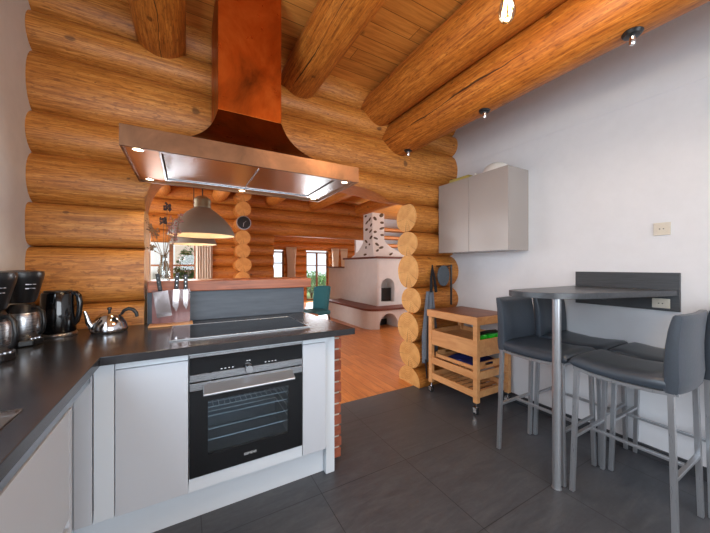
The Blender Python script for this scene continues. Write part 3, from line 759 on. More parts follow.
# vase with dried flowers on the ledge
vx, vy = -.13, 2.48
r = root('glass_vase', (vx, vy, 1.184), 'slim glass vase of dried stems standing on the wooden ledge', 'vase')
bm = B(); lathe(bm, (vx, vy, 1.185), [(0, 0), (.036, 0), (.040, .01), (.038, .08), (.022, .125), (.02, .165), (.024, .175), (.021, .175), (.017, .165), (.019, .125), (.034, .08), (.036, .012), (0, .008)], 28); link_obj('vase_body', bm, 'glass_vase', parent=r, smooth=True)
rn = random.Random(5)
for i, (tx, ty, tz, k) in enumerate(((.02, .0, 1.70, 0), (-.075, .02, 1.42, 1), (.055, -.02, 1.62, 2), (.09, .01, 1.56, 2), (.10, .03, 1.66, 2), (-.05, 0, 1.53, 1), (.035, .04, 1.58, 2), (-.085, -.01, 1.58, 1), (.065, .0, 1.50, 2), (0, -.03, 1.60, 0))):
    bm = B(); p0 = Vector((vx+rn.uniform(-.012, .012), vy, 1.20)); p1 = Vector((vx+tx*.18, vy+ty*.2, 1.36)); p2 = Vector((vx+tx*.75, vy+ty, (tz+1.36)/2)); p3 = Vector((vx+tx, vy+ty, tz))
    tube(bm, [p0, p1, p2, p3], .0022, 6)
    for q in range(30 if k == 0 else 26):
        f = rn.uniform(.45 if k else .90, 1.04); c = p2.lerp(p3, f)+Vector((rn.uniform(-1, 1), rn.uniform(-1, 1), rn.uniform(-1, 1)))*(.022 if k else .02)
        s = rn.uniform(.003, .007) if k else rn.uniform(.005, .009)
        bmesh.ops.create_icosphere(bm, subdivisions=1, radius=s, matrix=Matrix.Translation(c))
        if k == 2 or k == 1: tube(bm, [p2.lerp(p3, f-.05), c], .001, 4)
    for f in bm.faces: 
        if len(f.verts) == 3: f.material_index = 1
    link_obj('dried_stem', bm, ['twig', 'bloom' if k == 0 else ('bloom_pink' if k == 2 else 'twig')], parent=r)

# ---------------------------------------------------------------- wall cabinet
X0 = 2.408; cy0, cyd, cy1 = 1.593, 2.003, 2.40
r = root('wall_cabinet', (2.55, 2.0, 1.425), 'glossy taupe two-door wall cabinet on the white wall', 'cabinet')
link_obj('body', bx(X0+.021, XW-.001, cy0, cy1, 1.425, 2.153), 'taupe', parent=r, bevel=.001)
for a, b in ((cy0, cyd-.0015), (cyd+.0015, cy1)): link_obj('door', bx(X0, X0+.019, a, b, 1.425, 2.153), 'taupe', parent=r, bevel=.001)
bm = B(); lathe(bm, (2.545, 1.80, 2.154), [(0, .095), (.06, .088), (.10, .06), (.125, .0), (.128, .0), (.125, .004)], 30)
tag(link_obj('upturned_bowl', bm, 'white', loc=(2.53, 1.8, 2.154), smooth=True), 'white upturned bowl on top of the wall cabinet', 'bowl')
tag(link_obj('storage_box', bx(2.46, 2.68, 2.05, 2.30, 2.1545, 2.20), 'yellow_box', loc=(2.57, 2.17, 2.154), bevel=.004), 'flat olive yellow box on the wall cabinet beside the logs', 'box')
tag(link_obj('small_candle', (lambda b: (cyl(b, (2.47, 1.97), .012, 2.1545, 2.19), b)[1])(B()), 'white', loc=(2.47, 1.97, 2.154)), 'tiny pinkish stub between bowl and box on the wall cabinet', 'candle')

# sockets
def socket(x, y, z, w, h, lab, n=1, mat='socket'):
    r = root('power_socket', (x, y, z), lab, 'socket')
    link_obj('plate', bx(x-.010, x-.0005, y-w/2, y+w/2, z-h/2, z+h/2), mat, parent=r, bevel=.003)
    for k in range(n):
        yy = y + (0 if n == 1 else (-.5+k)*w*.5)
        bm = B(); lathe(bm, (x-.0105, yy, z), [(.026, 0), (.026, -.002), (.020, -.002), (.0195, .004), (0, .004)], 24, axis='x'); o = link_obj('insert', bm, mat, parent=r)
        bm = B()
        for s in (-1, 1): lathe(bm, (x-.0115, yy+s*.009, z), [(0, -.0025), (.0035, -.0025), (.0035, .001)], 10, axis='x')
        link_obj('pin_hole', bm, 'socket_dark', parent=o)
socket(XW, .717, 1.525, .082, .082, 'cream wall socket high on the white wall above the bar table')

# ---------------------------------------------------------------- bar table
r = root('bar_table', (2.2, .95, 0), 'tapered dark bar table fixed to the white wall on one steel leg', 'table')
poly = [(2.685, 1.207), (2.2, 1.207), (1.88, 1.206), (1.82, 1.198), (1.77, 1.165), (1.75, 1.10), (1.765, 1.02), (1.80, .945), (1.865, .88), (1.96, .835), (2.10, .785), (2.30, .74), (2.50, .69), (2.685, .640)]
for _ in range(3):
    q = [poly[0]]
    for a, b in zip(poly, poly[1:]): q += [(a[0]*.75+b[0]*.25, a[1]*.75+b[1]*.25), (a[0]*.25+b[0]*.75, a[1]*.25+b[1]*.75)]
    poly = q+[poly[-1]]
bm = B(); prism(bm, poly, 1.095, 1.130); link_obj('tabletop', bm, 'table', parent=r, bevel=.003)
bm = B(); cyl(bm, (1.868, .935), .0225, .004, 1.094, 28); lathe(bm, (1.868, .935, 0), [(0, .001), (.026, .001), (.026, .006), (0, .006)], 24); link_obj('leg', bm, 'steel_leg', parent=r, smooth=True)
link_obj('wall_panel', bx(2.686, XW-.001, .632, 1.207, .995, 1.240), 'table_side', parent=r, bevel=.001)
socket(2.686, .715, 1.042, .085, .062, 'small socket on the dark panel below the bar tabletop')

# ---------------------------------------------------------------- stools
def make_stool():
    r = root('bar_stool', (0, 0, 0), 'x', 'stool', 'slate leather bar stools around the bar table')
    hw = .190
    def loft(secs):
        bm = B(); rings = []
        for s in secs: rings.append([bm.verts.new(p) for p in s])
        n = len(rings[0])
        for A, D in zip(rings, rings[1:]):
            for k in range(n): bm.faces.new((A[k], A[(k+1) % n], D[(k+1) % n], D[k]))
        bm.faces.new(rings[0][::-1]); bm.faces.new(rings[-1]); return bm
    # seat: sections across y
    def seat_sec(y, z0, z1, w):
        e = .022; ps = []
        for (sx, zz) in ((-1, z0), (1, z0), (1, z1), (-1, z1)):
            pass
        pts = [(-w+e*.4, z0), (w-e*.4, z0), (w, z0+.012), (w, z1-e), (w-e*.35, z1-e*.35), (w-e, z1)]
        pts += [(w*.5, z1+.004), (0, z1+.006), (-w*.5, z1+.004), (-w+e, z1), (-w+e*.35, z1-e*.35), (-w, z1-e), (-w, z0+.012)]
        return [(x, y, z) for x, z in pts]
    S = [(-.175, .712, .760), (-.165, .706, .766), (-.10, .700, .758), (0, .696, .750), (.10, .699, .752), (.17, .706, .760), (.205, .714, .762), (.220, .722, .755), (.226, .733, .745)]
    link_obj('seat', loft([seat_sec(y, a, b, hw) for y, a, b in S]), 'leather', parent=r, smooth=True)
    # backrest: sections up z ; slight curve
    def back_sec(z, yc, th, w):
        pts = []
        e = th*.4
        for x, y in ((-w+e, -th/2), (-w*.5, -th/2-.012), (0, -th/2-.017), (w*.5, -th/2-.012), (w-e, -th/2), (w-e*.25, -th/2+e*.3), (w, 0), (w-e*.25, th/2-e*.3), (w-e, th/2), (w*.5, th/2-.012), (0, th/2-.016), (-w*.5, th/2-.012), (-w+e, th/2), (-w+e*.25, th/2-e*.3), (-w, 0), (-w+e*.25, -th/2+e*.3)):
            pts.append((x, yc+y, z))
        return pts
    Z = [(.700, -.188, .050), (.709, -.190, .060), (.76, -.194, .066), (.82, -.193, .062), (.90, -.195, .056), (.98, -.202, .050), (1.03, -.210, .044), (1.052, -.214, .038), (1.060, -.216, .024)]
    link_obj('backrest', loft([back_sec(z, y, th, hw+.003) for z, y, th in Z]), 'leather', parent=r, smooth=True)
    # steel frame under seat
    bm = B()
    for s in (-1, 1):
        pts = [(-.205, .700), (-.12, .690), (0, .686), (.12, .692), (.20, .706)]
        for (a, za), (b, zb_) in zip(pts, pts[1:]): bar(bm, (s*(hw-.012), a, za), (s*(hw-.012), b, zb_), .022, .016)
    bar(bm, (-hw+.01, -.205, .698), (hw-.01, -.205, .698), .020, .014); bar(bm, (-hw+.01, .197, .704), (hw-.01, .197, .704), .020, .014)
    link_obj('seat_frame', bm, 'steel_leg', parent=r)
    for sx in (-1, 1):
        for sy in (-1, 1):
            bm = B(); bar(bm, (sx*.186, sy*.208+(-.0), .002), (sx*.176, sy*.19, .70), .026, .022, up=(0, 1, 0)); link_obj('leg', bm, 'steel_leg', parent=r, bevel=.002)
    bm = B(); 
    for sy in (-1, 1): bar(bm, (-.175, sy*.202, .315), (.175, sy*.202, .315), .020, .016)
    bar(bm, (0, -.20, .315), (0, .20, .315), .020, .016); link_obj('stretcher', bm, 'steel_leg', parent=r, bevel=.002)
    return r
def copy_thing(src):
    c = src.copy(); C.objects.link(c)
    for ch in src.children:
        d = ch.copy(); C.objects.link(d); d.parent = c
        for g in ch.children:
            e = g.copy(); C.objects.link(e); e.parent = d
    return c
st = make_stool()
for k, (x, y, rz, lab) in enumerate(((2.106, 1.130, PI, 'slate leather bar stool at the table tip, nearest the wooden trolley'),
                                     (2.508, 1.105, PI, 'slate leather bar stool against the white wall, behind the steel table leg'),
                                     (2.110, .672, .0, 'bar stool nearest the camera, seen from behind its backrest'),
                                     (2.514, .640, 0, 'bar stool against the wall, mostly cut off by the right photo edge'))):
    o = st if k == 0 else copy_thing(st)
    o.location = (x, y, 0); o.rotation_euler = (0, 0, rz); o['label'] = lab

# ---------------------------------------------------------------- trolley
TX0, TX1, TY0, TY1 = 2.165, 2.64, 1.715, 2.30
r = root('kitchen_trolley', ((TX0+TX1)/2, (TY0+TY1)/2, 0), 'beech kitchen trolley with butcher block top on castors', 'trolley')
bm = B(); box(bm, TX0-.012, TX1+.012, TY0-.012, TY1+.012, .775, .842); link_obj('block_top', bm, 'beech', parent=r, bevel=.004)
link_obj('board', bx(TX0+.01, TX1-.01, TY0+.01, TY1-.01, .8425, .846), 'butcher', parent=r, bevel=.001)
L = .042
for x in (TX0, TX1-L):
    for y in (TY0, TY1-L): link_obj('leg', bx(x, x+L, y, y+L, .105, .774), 'beech', parent=r, bevel=.003)
def rails(z0, z1, name, th=.018):
    bm = B(); box(bm, TX0+.006, TX0+.006+th, TY0+L, TY1-L, z0, z1); box(bm, TX1-.006-th, TX1-.006, TY0+L, TY1-L, z0, z1)
    box(bm, TX0+L, TX1-L, TY0+.006, TY0+.006+th, z0, z1); box(bm, TX0+L, TX1-L, TY1-.006-th, TY1-.006, z0, z1); return link_obj(name, bm, 'beech', parent=r, bevel=.002)
rails(.495, .64, 'drawer_box')
link_obj('shelf', bx(TX0+.03, TX1-.03, TY0+.03, TY1-.03, .59, .60), 'beech', parent=r)
rails(.30, .365, 'tray_rail')
rails(.145, .205, 'bottom_rail')
for k in range(7):
    y = TY0+.06+k*.073; link_obj('slat', bx(TX0+.025, TX1-.025, y, y+.042, .150, .165), 'beech', parent=r, bevel=.002)
for x in (TX0+L/2, TX1-L/2):
    for y in (TY0+L/2, TY1-L/2):
        bm = B(); tube(bm, [(x-.011, y+.01, .030), (x+.011, y+.01, .030)], .029, 20); c = link_obj('castor', bm, 'rubber', parent=r, smooth=True)
        bm = B(); cyl(bm, (x, y), .007, .06, .105, 12); box(bm, x-.018, x-.014, y-.012, y+.022, .02, .068); box(bm, x+.014, x+.018, y-.012, y+.022, .02, .068); box(bm, x-.018, x+.018, y-.012, y+.022, .062, .068); link_obj('bracket', bm, 'chrome', parent=c)
# serving tray on the trolley
r = root('serving_tray', (2.40, 2.0, .366), 'light wooden serving tray with handle slot on the trolley middle shelf', 'tray')
tx0, tx1, ty0, ty1 = TX0+.05, TX1-.05, TY0+.05, TY1-.05
bm = B(); box(bm, tx0, tx1, ty0, ty1, .366, .374)
for y in (ty0, ty1-.01):
    box(bm, tx0, tx1, y, y+.01, .374, .392); box(bm, tx0, tx0+.13, y, y+.01, .392, .416); box(bm, tx1-.13, tx1, y, y+.01, .392, .416); box(bm, tx0+.03, tx1-.03, y, y+.01, .416, .430)
link_obj('tray_base', bm, 'beech', parent=r, bevel=.001)
link_obj('tray_side', bx(tx0, tx0+.01, ty0+.01, ty1-.01, .374, .40), 'beech', parent=r); link_obj('tray_side', bx(tx1-.01, tx1, ty0+.01, ty1-.01, .374, .40), 'beech', parent=r)
# rails carrying the tray
bm = B(); n = 14; vv = []
for i in range(n+1):
    for j in range(n+1):
        u, v = i/n, j/n; vv.append(bm.verts.new((tx0+.02+u*(tx1-tx0-.04), ty0+.03+v*(ty1-ty0-.14), .3765+.022*abs(math.sin(u*4+v*3))+.012*math.sin(v*9+u*2)**2)))
for i in range(n):
    for j in range(n): q = i*(n+1)+j; bm.faces.new((vv[q], vv[q+1], vv[q+n+2], vv[q+n+1]))
o = link_obj('folded_cloth', bm, 'blue', loc=(2.4, 2.0, .376), smooth=True); s = o.modifiers.new('s', 'SOLIDIFY'); s.thickness = .012; s.offset = 1
tag(o, 'dark blue cloth lying in the wooden serving tray', 'cloth')
# green things
r = root('salad_tongs', (2.45, 1.80, .60), 'bright green and black plastic utensil on the trolley top shelf', 'utensil')
bm = B()
for k, (x, y) in enumerate(((2.33, 1.80), (2.43, 1.79), (2.53, 1.80))): lathe(bm, (x, y, .602), [(0, 0), (.03, 0), (.048, .03), (.05, .055), (.045, .055), (.04, .03), (0, .01)], 20)
link_obj('green_cups', bm, 'green', parent=r, smooth=True)
bm = B(); tube(bm, [(2.27, 1.80, .672), (2.40, 1.785, .685), (2.52, 1.79, .678)], .016, 10); tube(bm, [(2.50, 1.79, .672), (2.61, 1.80, .665)], .01, 8); part_label(link_obj('black_grip', bm, 'black', parent=r, smooth=True), 'black grip')

# ---------------------------------------------------------------- aprons on the log wall
def cloth_sheet(xs, y, ztop, zbot, amp, seed, wtop=1, flare=1, ncol=24, nrow=30):
    bm = B(); rn = random.Random(seed); ph = rn.uniform(0, 6); g = []
    for i in range(nrow+1):
        f = i/nrow; z = ztop+(zbot-ztop)*f; w = (xs[1]-xs[0])/2*(wtop+(flare-wtop)*min(1, f*1.6)); c = (xs[0]+xs[1])/2
        g.append([bm.verts.new((c+w*(2*j/ncol-1), y+amp*math.sin(j/ncol*14+ph+f)*(.4+.6*f), z)) for j in range(ncol+1)])
    for i in range(nrow):
        for j in range(ncol): bm.faces.new((g[i][j], g[i][j+1], g[i+1][j+1], g[i+1][j]))
    return bm
# hooks rail
r = root('hook_rail', (2.48, 2.35, 1.25), 'black metal hook rack with vertical rod beside the trolley', 'hook rack')
bm = B(); tube(bm, [(2.55, 2.355, .86), (2.55, 2.355, 1.30)], .011, 10); link_obj('rod', bm, 'black', parent=r, smooth=True)
bm = B(); tube(bm, [(2.33, 2.355, 1.285), (2.55, 2.355, 1.285)], .007, 8)
for x in (2.35, 2.40, 2.49): tube(bm, [(x, 2.355, 1.28), (x, 2.335, 1.255), (x, 2.32, 1.265)], .004, 6)
link_obj('crossbar', bm, 'black', parent=r, smooth=True)
r = root('apron', (2.25, 2.36, .5), 'grey apron with black straps hanging left of the trolley on the logs', 'apron')
bm = cloth_sheet((2.14, 2.33), 2.350, 1.02, .28, .012, 3, .5, 1.1)
o = link_obj('apron_cloth', bm, 'apron', parent=r, smooth=True); s = o.modifiers.new('s', 'SOLIDIFY'); s.thickness = .004
bm = B(); tube(bm, [(2.24, 2.34, 1.01), (2.245, 2.345, 1.15), (2.265, 2.35, 1.29), (2.29, 2.345, 1.15), (2.31, 2.34, 1.01)], [.016, .014, .010, .014, .016], 8); part_label(link_obj('strap', bm, 'dark_cloth', parent=r, smooth=True), 'black neck strap')
bm = B(); tube(bm, [(2.16, 2.34, .32), (2.17, 2.335, .2), (2.18, 2.34, .12)], .007, 6); tube(bm, [(2.23, 2.345, .3), (2.22, 2.34, .2), (2.21, 2.34, .11)], .006, 6); part_label(link_obj('ties', bm, 'dark_cloth', parent=r), 'black hanging ties')
bm = B(); pts = []
for k in range(20):
    a = 2*PI*k/20; pts.append((2.385+.085*math.cos(a), 1.185+.115*math.sin(a)*(1 if math.sin(a) < 0 else .95)))
va = [bm.verts.new((x, 2.300, z)) for x, z in pts]; vb = [bm.verts.new((x, 2.318, z)) for x, z in pts]
bm.faces.new(va); bm.faces.new(vb[::-1])
for i in range(20): bm.faces.new((va[i], va[(i+1) % 20], vb[(i+1) % 20], vb[i]))
tag(link_obj('pot_holder', bm, 'mitt', loc=(2.42, 2.31, 1.165), bevel=.007, smooth=True), 'grey oval pot holder hanging from the black hook rack', 'pot holder')

# ---------------------------------------------------------------- bulb pendant
bxx, byy = 1.128, .75
r = root('bulb_pendant', (bxx, byy, 2.265), 'clear filament bulb pendant hanging near the top edge of the photo', 'lamp')
bm = B(); lathe(bm, (bxx, byy, 2.265), [(0, 0), (.012, .001), (.024, .010), (.031, .028), (.0315, .042), (.026, .075), (.018, .105), (.0135, .125), (.0135, .135)], 28); link_obj('bulb_glass', bm, 'glass_vase', parent=r, smooth=True)
bm = B()
for k in range(6):
    a = k*PI/3; tube(bm, [(bxx+.004*math.cos(a), byy+.004*math.sin(a), 2.385), (bxx+.016*math.cos(a), byy+.016*math.sin(a), 2.30)], .0018, 6)
part_label(link_obj('filament', bm, 'filament', parent=r), 'glowing filament')
bm = B(); cyl(bm, (bxx, byy), .018, 2.395, 2.45, 20); link_obj('socket', bm, 'black', parent=r, smooth=True)
bm = B(); tube(bm, [(bxx, byy, 2.45), (bxx, byy, CEIL-.001)], .003, 8); link_obj('cord', bm, 'black', parent=r)

# ---------------------------------------------------------------- dining lamps
def pendant(x, y, z, R, lab):
    r = root('dome_pendant', (x, y, z), lab, 'lamp', 'dome pendant lamps beyond the opening')
    h = R*.95
    prof = [(R, 0), (R*.98, h*.12), (R*.88, h*.34), (R*.70, h*.58), (R*.45, h*.82), (R*.26, h*.97), (R*.24, h)]
    bm = B(); lathe(bm, (x, y, z), [(R*1.0-.006, .002)]+prof[:], 44)
    # open bottom: remove caps
    bm.faces.ensure_lookup_table(); big = [f for f in bm.faces if len(f.verts) > 10 and abs(f.calc_center_median().z-z) < .01]; bmesh.ops.delete(bm, geom=big, context='FACES_ONLY')
    link_obj('shade', bm, 'lamp_shade', parent=r, smooth=True)
    bm = B(); lathe(bm, (x, y, z-.0), [(q*.985-.003, zz+.003) for q, zz in prof], 44)
    bm.faces.ensure_lookup_table(); big = [f for f in bm.faces if len(f.verts) > 10 and abs(f.calc_center_median().z-z) < .02]; bmesh.ops.delete(bm, geom=big, context='FACES_ONLY')
    part_label(link_obj('shade_lining', bm, 'lamp_in', parent=r, smooth=True), 'cream inside of the shade')
    bm = B(); lathe(bm, (x, y, z), [(R*.25, h-.002), (R*.26, h+.02), (R*.24, h+.045), (R*.26, h+.06), (R*.24, h+.085), (R*.13, h+.11), (0, h+.112)], 28); part_label(link_obj('cap', bm, 'lamp_cap', parent=r, smooth=True), 'bronze cap')
    bm = B(); tube(bm, [(x, y, z+h+.11), (x, y, 2.775)], .006, 8); link_obj('cord', bm, 'black', parent=r)
    bm = B(); bmesh.ops.create_uvsphere(bm, u_segments=16, v_segments=10, radius=.045, matrix=Matrix.Translation((x, y, z+h*.45))); link_obj('bulb', bm, 'bulb', parent=r, smooth=True)
pendant(.150, 3.36, 1.585, .30, 'larger taupe dome pendant, nearer of the two beyond the opening')
pendant(.105, 4.80, 1.59, .295, 'taupe dome pendant behind and below the nearer dome pendant')
for x, y in ((.15, 3.36), (.105, 4.8)):
    l = bpy.data.lights.new('pendant_light', 'POINT'); l.energy = 4; l.color = (1, .82, .6); l.shadow_soft_size = .05; lo = bpy.data.objects.new('pendant_light', l); lo.location = (x, y, 1.66); C.objects.link(lo)

# clock on log end
r = root('wall_clock', (.92, 5.73, 2.07), 'small round black clock on a protruding log end', 'clock')
bm = B(); lathe(bm, (.92, 5.70, 2.07), [(0, 0), (.112, 0), (.112, .03), (0, .03)], 36, axis='y'); link_obj('dial', bm, 'clock', parent=r)
bm = B(); lathe(bm, (.92, 5.695, 2.07), [(.112, .0), (.125, .0), (.127, .03), (.112, .03)], 36, axis='y', caps=False); part_label(link_obj('rim', bm, 'steel', parent=r, smooth=True), 'steel rim')
bm = B(); bar(bm, (.92, 5.695, 2.07), (.96, 5.695, 2.10), .008, .003); bar(bm, (.92, 5.695, 2.07), (.91, 5.695, 2.0), .006, .003); link_obj('hands', bm, 'mark', parent=r)

# curtains
def curtain(x0, x1, y, z0, z1, lab, gather=1):
    bm = B(); n = 60; rows = 12; g = []
    for i in range(rows+1):
        f = i/rows; z = z1+(z0-z1)*f; k = 1-gather*.28*math.sin(PI*min(1, f*1.0))
        g.append([bm.verts.new(((x0+x1)/2+((x1-x0)/2*(2*j/n-1))*(k if gather else 1), y+.03*math.sin(j/n*PI*13)*(.6+.4*f), z)) for j in range(n+1)])
    for i in range(rows):
        for j in range(n): bm.faces.new((g[i][j], g[i][j+1], g[i+1][j+1], g[i+1][j]))
    o = link_obj('curtain', bm, 'curtain', loc=((x0+x1)/2, y, z0), smooth=True); s = o.modifiers.new('s', 'SOLIDIFY'); s.thickness = .004
    return tag(o, lab, 'curtain', 'beige curtains at the far windows')
curtain(.155, .43, 6.02, .78, 1.84, 'striped beige curtain right of the dining window, left of the clock post', 0)
curtain(-.80, -.50, 6.02, .78, 1.84, 'reddish beige curtain left of the dining window by the vase', 0)
curtain(3.08, 3.48, 10.38, .3, 1.97, 'beige curtain between the small far window and the garden door')
curtain(4.83, 5.18, 10.38, .3, 1.97, 'beige curtain just right of the far garden door')
curtain(5.22, 5.55, 10.38, .3, 1.97, 'last beige curtain on the right, above the stove mantel')

# ---------------------------------------------------------------- masonry stove
SX, SY = 3.62, 5.42
r = root('masonry_stove', (4.1, 6.0, 0), 'large white masonry stove with studded chimney beyond the opening', 'stove')
def rounded(poly, rad, n=5):
    out = []; m = len(poly)
    for i in range(m):
        p = Vector(poly[i]); a = Vector(poly[i-1]); b = Vector(poly[(i+1) % m]); rr = rad[i]
        if rr <= 0: out.append(tuple(p)); continue
        p0 = p+(a-p).normalized()*rr; p1 = p+(b-p).normalized()*rr
        for k in range(n+1):
            t = k/n; out.append(tuple(p0*(1-t)**2+p*2*t*(1-t)+p1*t*t))
    return out
def cut_arch(o, cx, z0, w, hgt, y0, y1):
    bm = B(); pts = [(-w/2, z0)]+[(-w/2*math.cos(a), z0+hgt-w/2+w/2*math.sin(a)) for a in [PI*k/14 for k in range(15)]]+[(w/2, z0)]
    va = [bm.verts.new((cx+x, y0, z)) for x, z in pts]; vb = [bm.verts.new((cx+x, y1, z)) for x, z in pts]; n = len(pts)
    bm.faces.new(va); bm.faces.new(vb[::-1])
    for i in range(n): bm.faces.new((va[i], va[(i+1) % n], vb[(i+1) % n], vb[i]))
    bmesh.ops.recalc_face_normals(bm, faces=bm.faces); me = bpy.data.meshes.new('cut'); bm.to_mesh(me); bm.free(); c = bpy.data.objects.new('cut', me); C.objects.link(c)
    c.location = -W[o.parent.name]+o.parent.location*0 if False else (0, 0, 0)
    return c
def apply_cut(o, c):
    m = o.modifiers.new('b', 'BOOLEAN'); m.object = c; m.operation = 'DIFFERENCE'; m.solver = 'EXACT'
    bpy.context.view_layer.update(); dg = bpy.context.evaluated_depsgraph_get(); me = bpy.data.meshes.new_from_object(o.evaluated_get(dg)); o.modifiers.remove(m); o.data = me; bpy.data.objects.remove(c)
bm = B(); prism(bm, rounded([(SX, SY), (4.95, SY), (4.95, 6.95), (SX, 6.95)], [.05, 0, 0, 0]), .42, 1.455)
body = link_obj('body', bm, 'stove_plaster', parent=r)
nx = at_y(388, SY)
apply_cut(body, cut_arch(body, nx, .50, .36, .52, SY-.2, SY+.30))
bm = B(); prism(bm, rounded([(SX-.42, SY-.36), (4.98, SY-.36), (4.98, 7.2), (SX-.42, 7.2)], [.28, 0, 0, .1], 8), .001, .375)
bench = link_obj('bench', bm, 'stove_plaster', parent=r)
apply_cut(bench, cut_arch(bench, at_y(389, SY-.36), -.05, .46, .36, SY-.6, SY+.1))
bm = B(); prism(bm, rounded([(SX-.45, SY-.39), (4.99, SY-.39), (4.99, 7.22), (SX-.45, 7.22)], [.28, 0, 0, .1], 8), .376, .42); part_label(link_obj('bench_slab', bm, 'slate', parent=r, bevel=.008), 'dark red-brown bench slab')
bm = B(); prism(bm, [(SX-.04, SY-.04), (4.97, SY-.04), (4.97, 6.98), (SX-.04, 6.98)], 1.456, 1.50); part_label(link_obj('mantel', bm, 'slate', parent=r, bevel=.006), 'dark red-brown mantel')
bm = B(); prism(bm, rounded([(SX+.02, 6.96), (4.3, 6.96), (4.3, 8.05), (SX+.02, 8.05)], [0, 0, 0, .08]), .421, 1.24); link_obj('side_body', bm, 'stove_plaster', parent=r)
link_obj('side_body_base', bx(SX-.0, 4.3, 7.23, 8.05, .001, .42), 'stove_plaster', parent=r)
link_obj('side_mantel', bx(SX-.03, 4.33, 6.985, 8.08, 1.241, 1.28), 'slate', parent=r, bevel=.004)
link_obj('oven_door', bx(nx-.155, nx+.155, SY+.10, SY+.13, .505, .80), 'soot', parent=r, bevel=.004)
link_obj('firebox_door', bx(at_y(389, SY-.36)-.2, at_y(389, SY-.36)+.2, SY+.0, SY+.03, .002, .13), 'soot', parent=r)
# chimney flared base and stack
cxa, cxb, cya, cyb_ = 3.61, 3.93, 5.60, 5.98
bm = B(); prev = None
for i in range(17):
    f = i/16; z = 1.501+f*(2.48-1.501); e = max(0, 1-f*2.4)**1.9
    q = [bm.verts.new(p) for p in ((cxa-.02*e, cya-.10*e, z), (cxb+.75*e, cya-.10*e, z), (cxb+.75*e, cyb_+.55*e, z), (cxa-.02*e, cyb_+.55*e, z))]
    if prev:
        for k in range(4): bm.faces.new((prev[k], prev[(k+1) % 4], q[(k+1) % 4], q[k]))
    else: bm.faces.new(q[::-1])
    prev = q
bm.faces.new(prev); ch = link_obj('chimney', bm, 'stove_plaster', parent=r)
rn = random.Random(8); bm = B()
for k in range(26):
    side = k % 2; lev = k//2; z = 1.56+lev*.072+rn.uniform(-.012, .012); f = (z-1.501)/(2.48-1.501); e = max(0, 1-f*2.4)**1.9
    w = rn.uniform(.03, .075); h = rn.uniform(.022, .042)
    if k in (3, 8, 13, 18): continue
    if side: m = Matrix.Translation((cxa-.02*e, cya+(.08 if lev % 2 else .27)+rn.uniform(-.04, .04), z)) @ Matrix.Rotation(rn.uniform(-.7, .7), 4, 'X') @ Matrix.Diagonal((.012, w, h, 1))
    else: m = Matrix.Translation((cxa+(.08 if lev % 2 else .24)+rn.uniform(-.03, .03)+(.25*e if lev % 3 == 0 else 0), cya-.10*e, z)) @ Matrix.Rotation(rn.uniform(-.7, .7), 4, 'Y') @ Matrix.Diagonal((w, .012, h, 1))
    bm = B(); bmesh.ops.create_icosphere(bm, subdivisions=2, radius=1, matrix=m); link_obj('stone', bm, 'stone', parent=ch, smooth=True)

# log stair treads behind the stove
r = root('log_stairs', (5.6, 7.4, 1.6), 'row of dark wooden stair treads against the white wall right of the chimney', 'stairs')
for k, (z) in enumerate((1.62, 1.86, 2.10, 2.34)):
    bm = B(); box(bm, 5.05, 6.399, 7.3, 7.6, z, z+.09); link_obj('tread', bm, 'far_log', parent=r, bevel=.03)

struct('wall_stairs', bx(4.4, 6.4, 7.72, 7.80, 0, 2.77), 'plaster')
# teal chair
def chair(x, y, rz, lab, mat):
    r = root('dining_chair', (0, 0, 0), lab, 'chair', 'upholstered dining chairs beyond the peninsula')
    bm = B(); prism(bm, rounded([(-.23, -.22), (.23, -.22), (.25, .24), (-.25, .24)], [.07]*4), .42, .49); link_obj('seat', bm, mat, parent=r, bevel=.02)
    bm = B(); g = []
    for i in range(9):
        f = i/8; row = []
        for j in range(13):
            a = -1.05+2.1*j/12; R = .26+.02*f; zz = .47+f*(.45-.10*abs(a)**2.2*.35); row.append(bm.verts.new((R*math.sin(a), -.24*math.cos(a)-.05*f-.0, zz)))
        g.append(row)
    for i in range(8):
        for j in range(12): bm.faces.new((g[i][j], g[i][j+1], g[i+1][j+1], g[i+1][j]))
    o = link_obj('backrest', bm, mat, parent=r, smooth=True); s = o.modifiers.new('s', 'SOLIDIFY'); s.thickness = .035
    for sx in (-1, 1):
        for sy in (-1, 1): bm = B(); tube(bm, [(sx*.19, sy*.18, .42), (sx*.23, sy*.22, .002)], .01, 8); link_obj('leg', bm, 'black', parent=r)
    r.location = (x, y, 0); r.rotation_euler = (0, 0, rz)
chair(2.04, 5.10, PI/2+.25, 'teal upholstered dining chair seen past the end of the ledge', 'teal')
chair(1.62, 4.75, -PI/2+.5, 'ochre upholstered dining chair mostly hidden behind the ledge end', 'ochre')

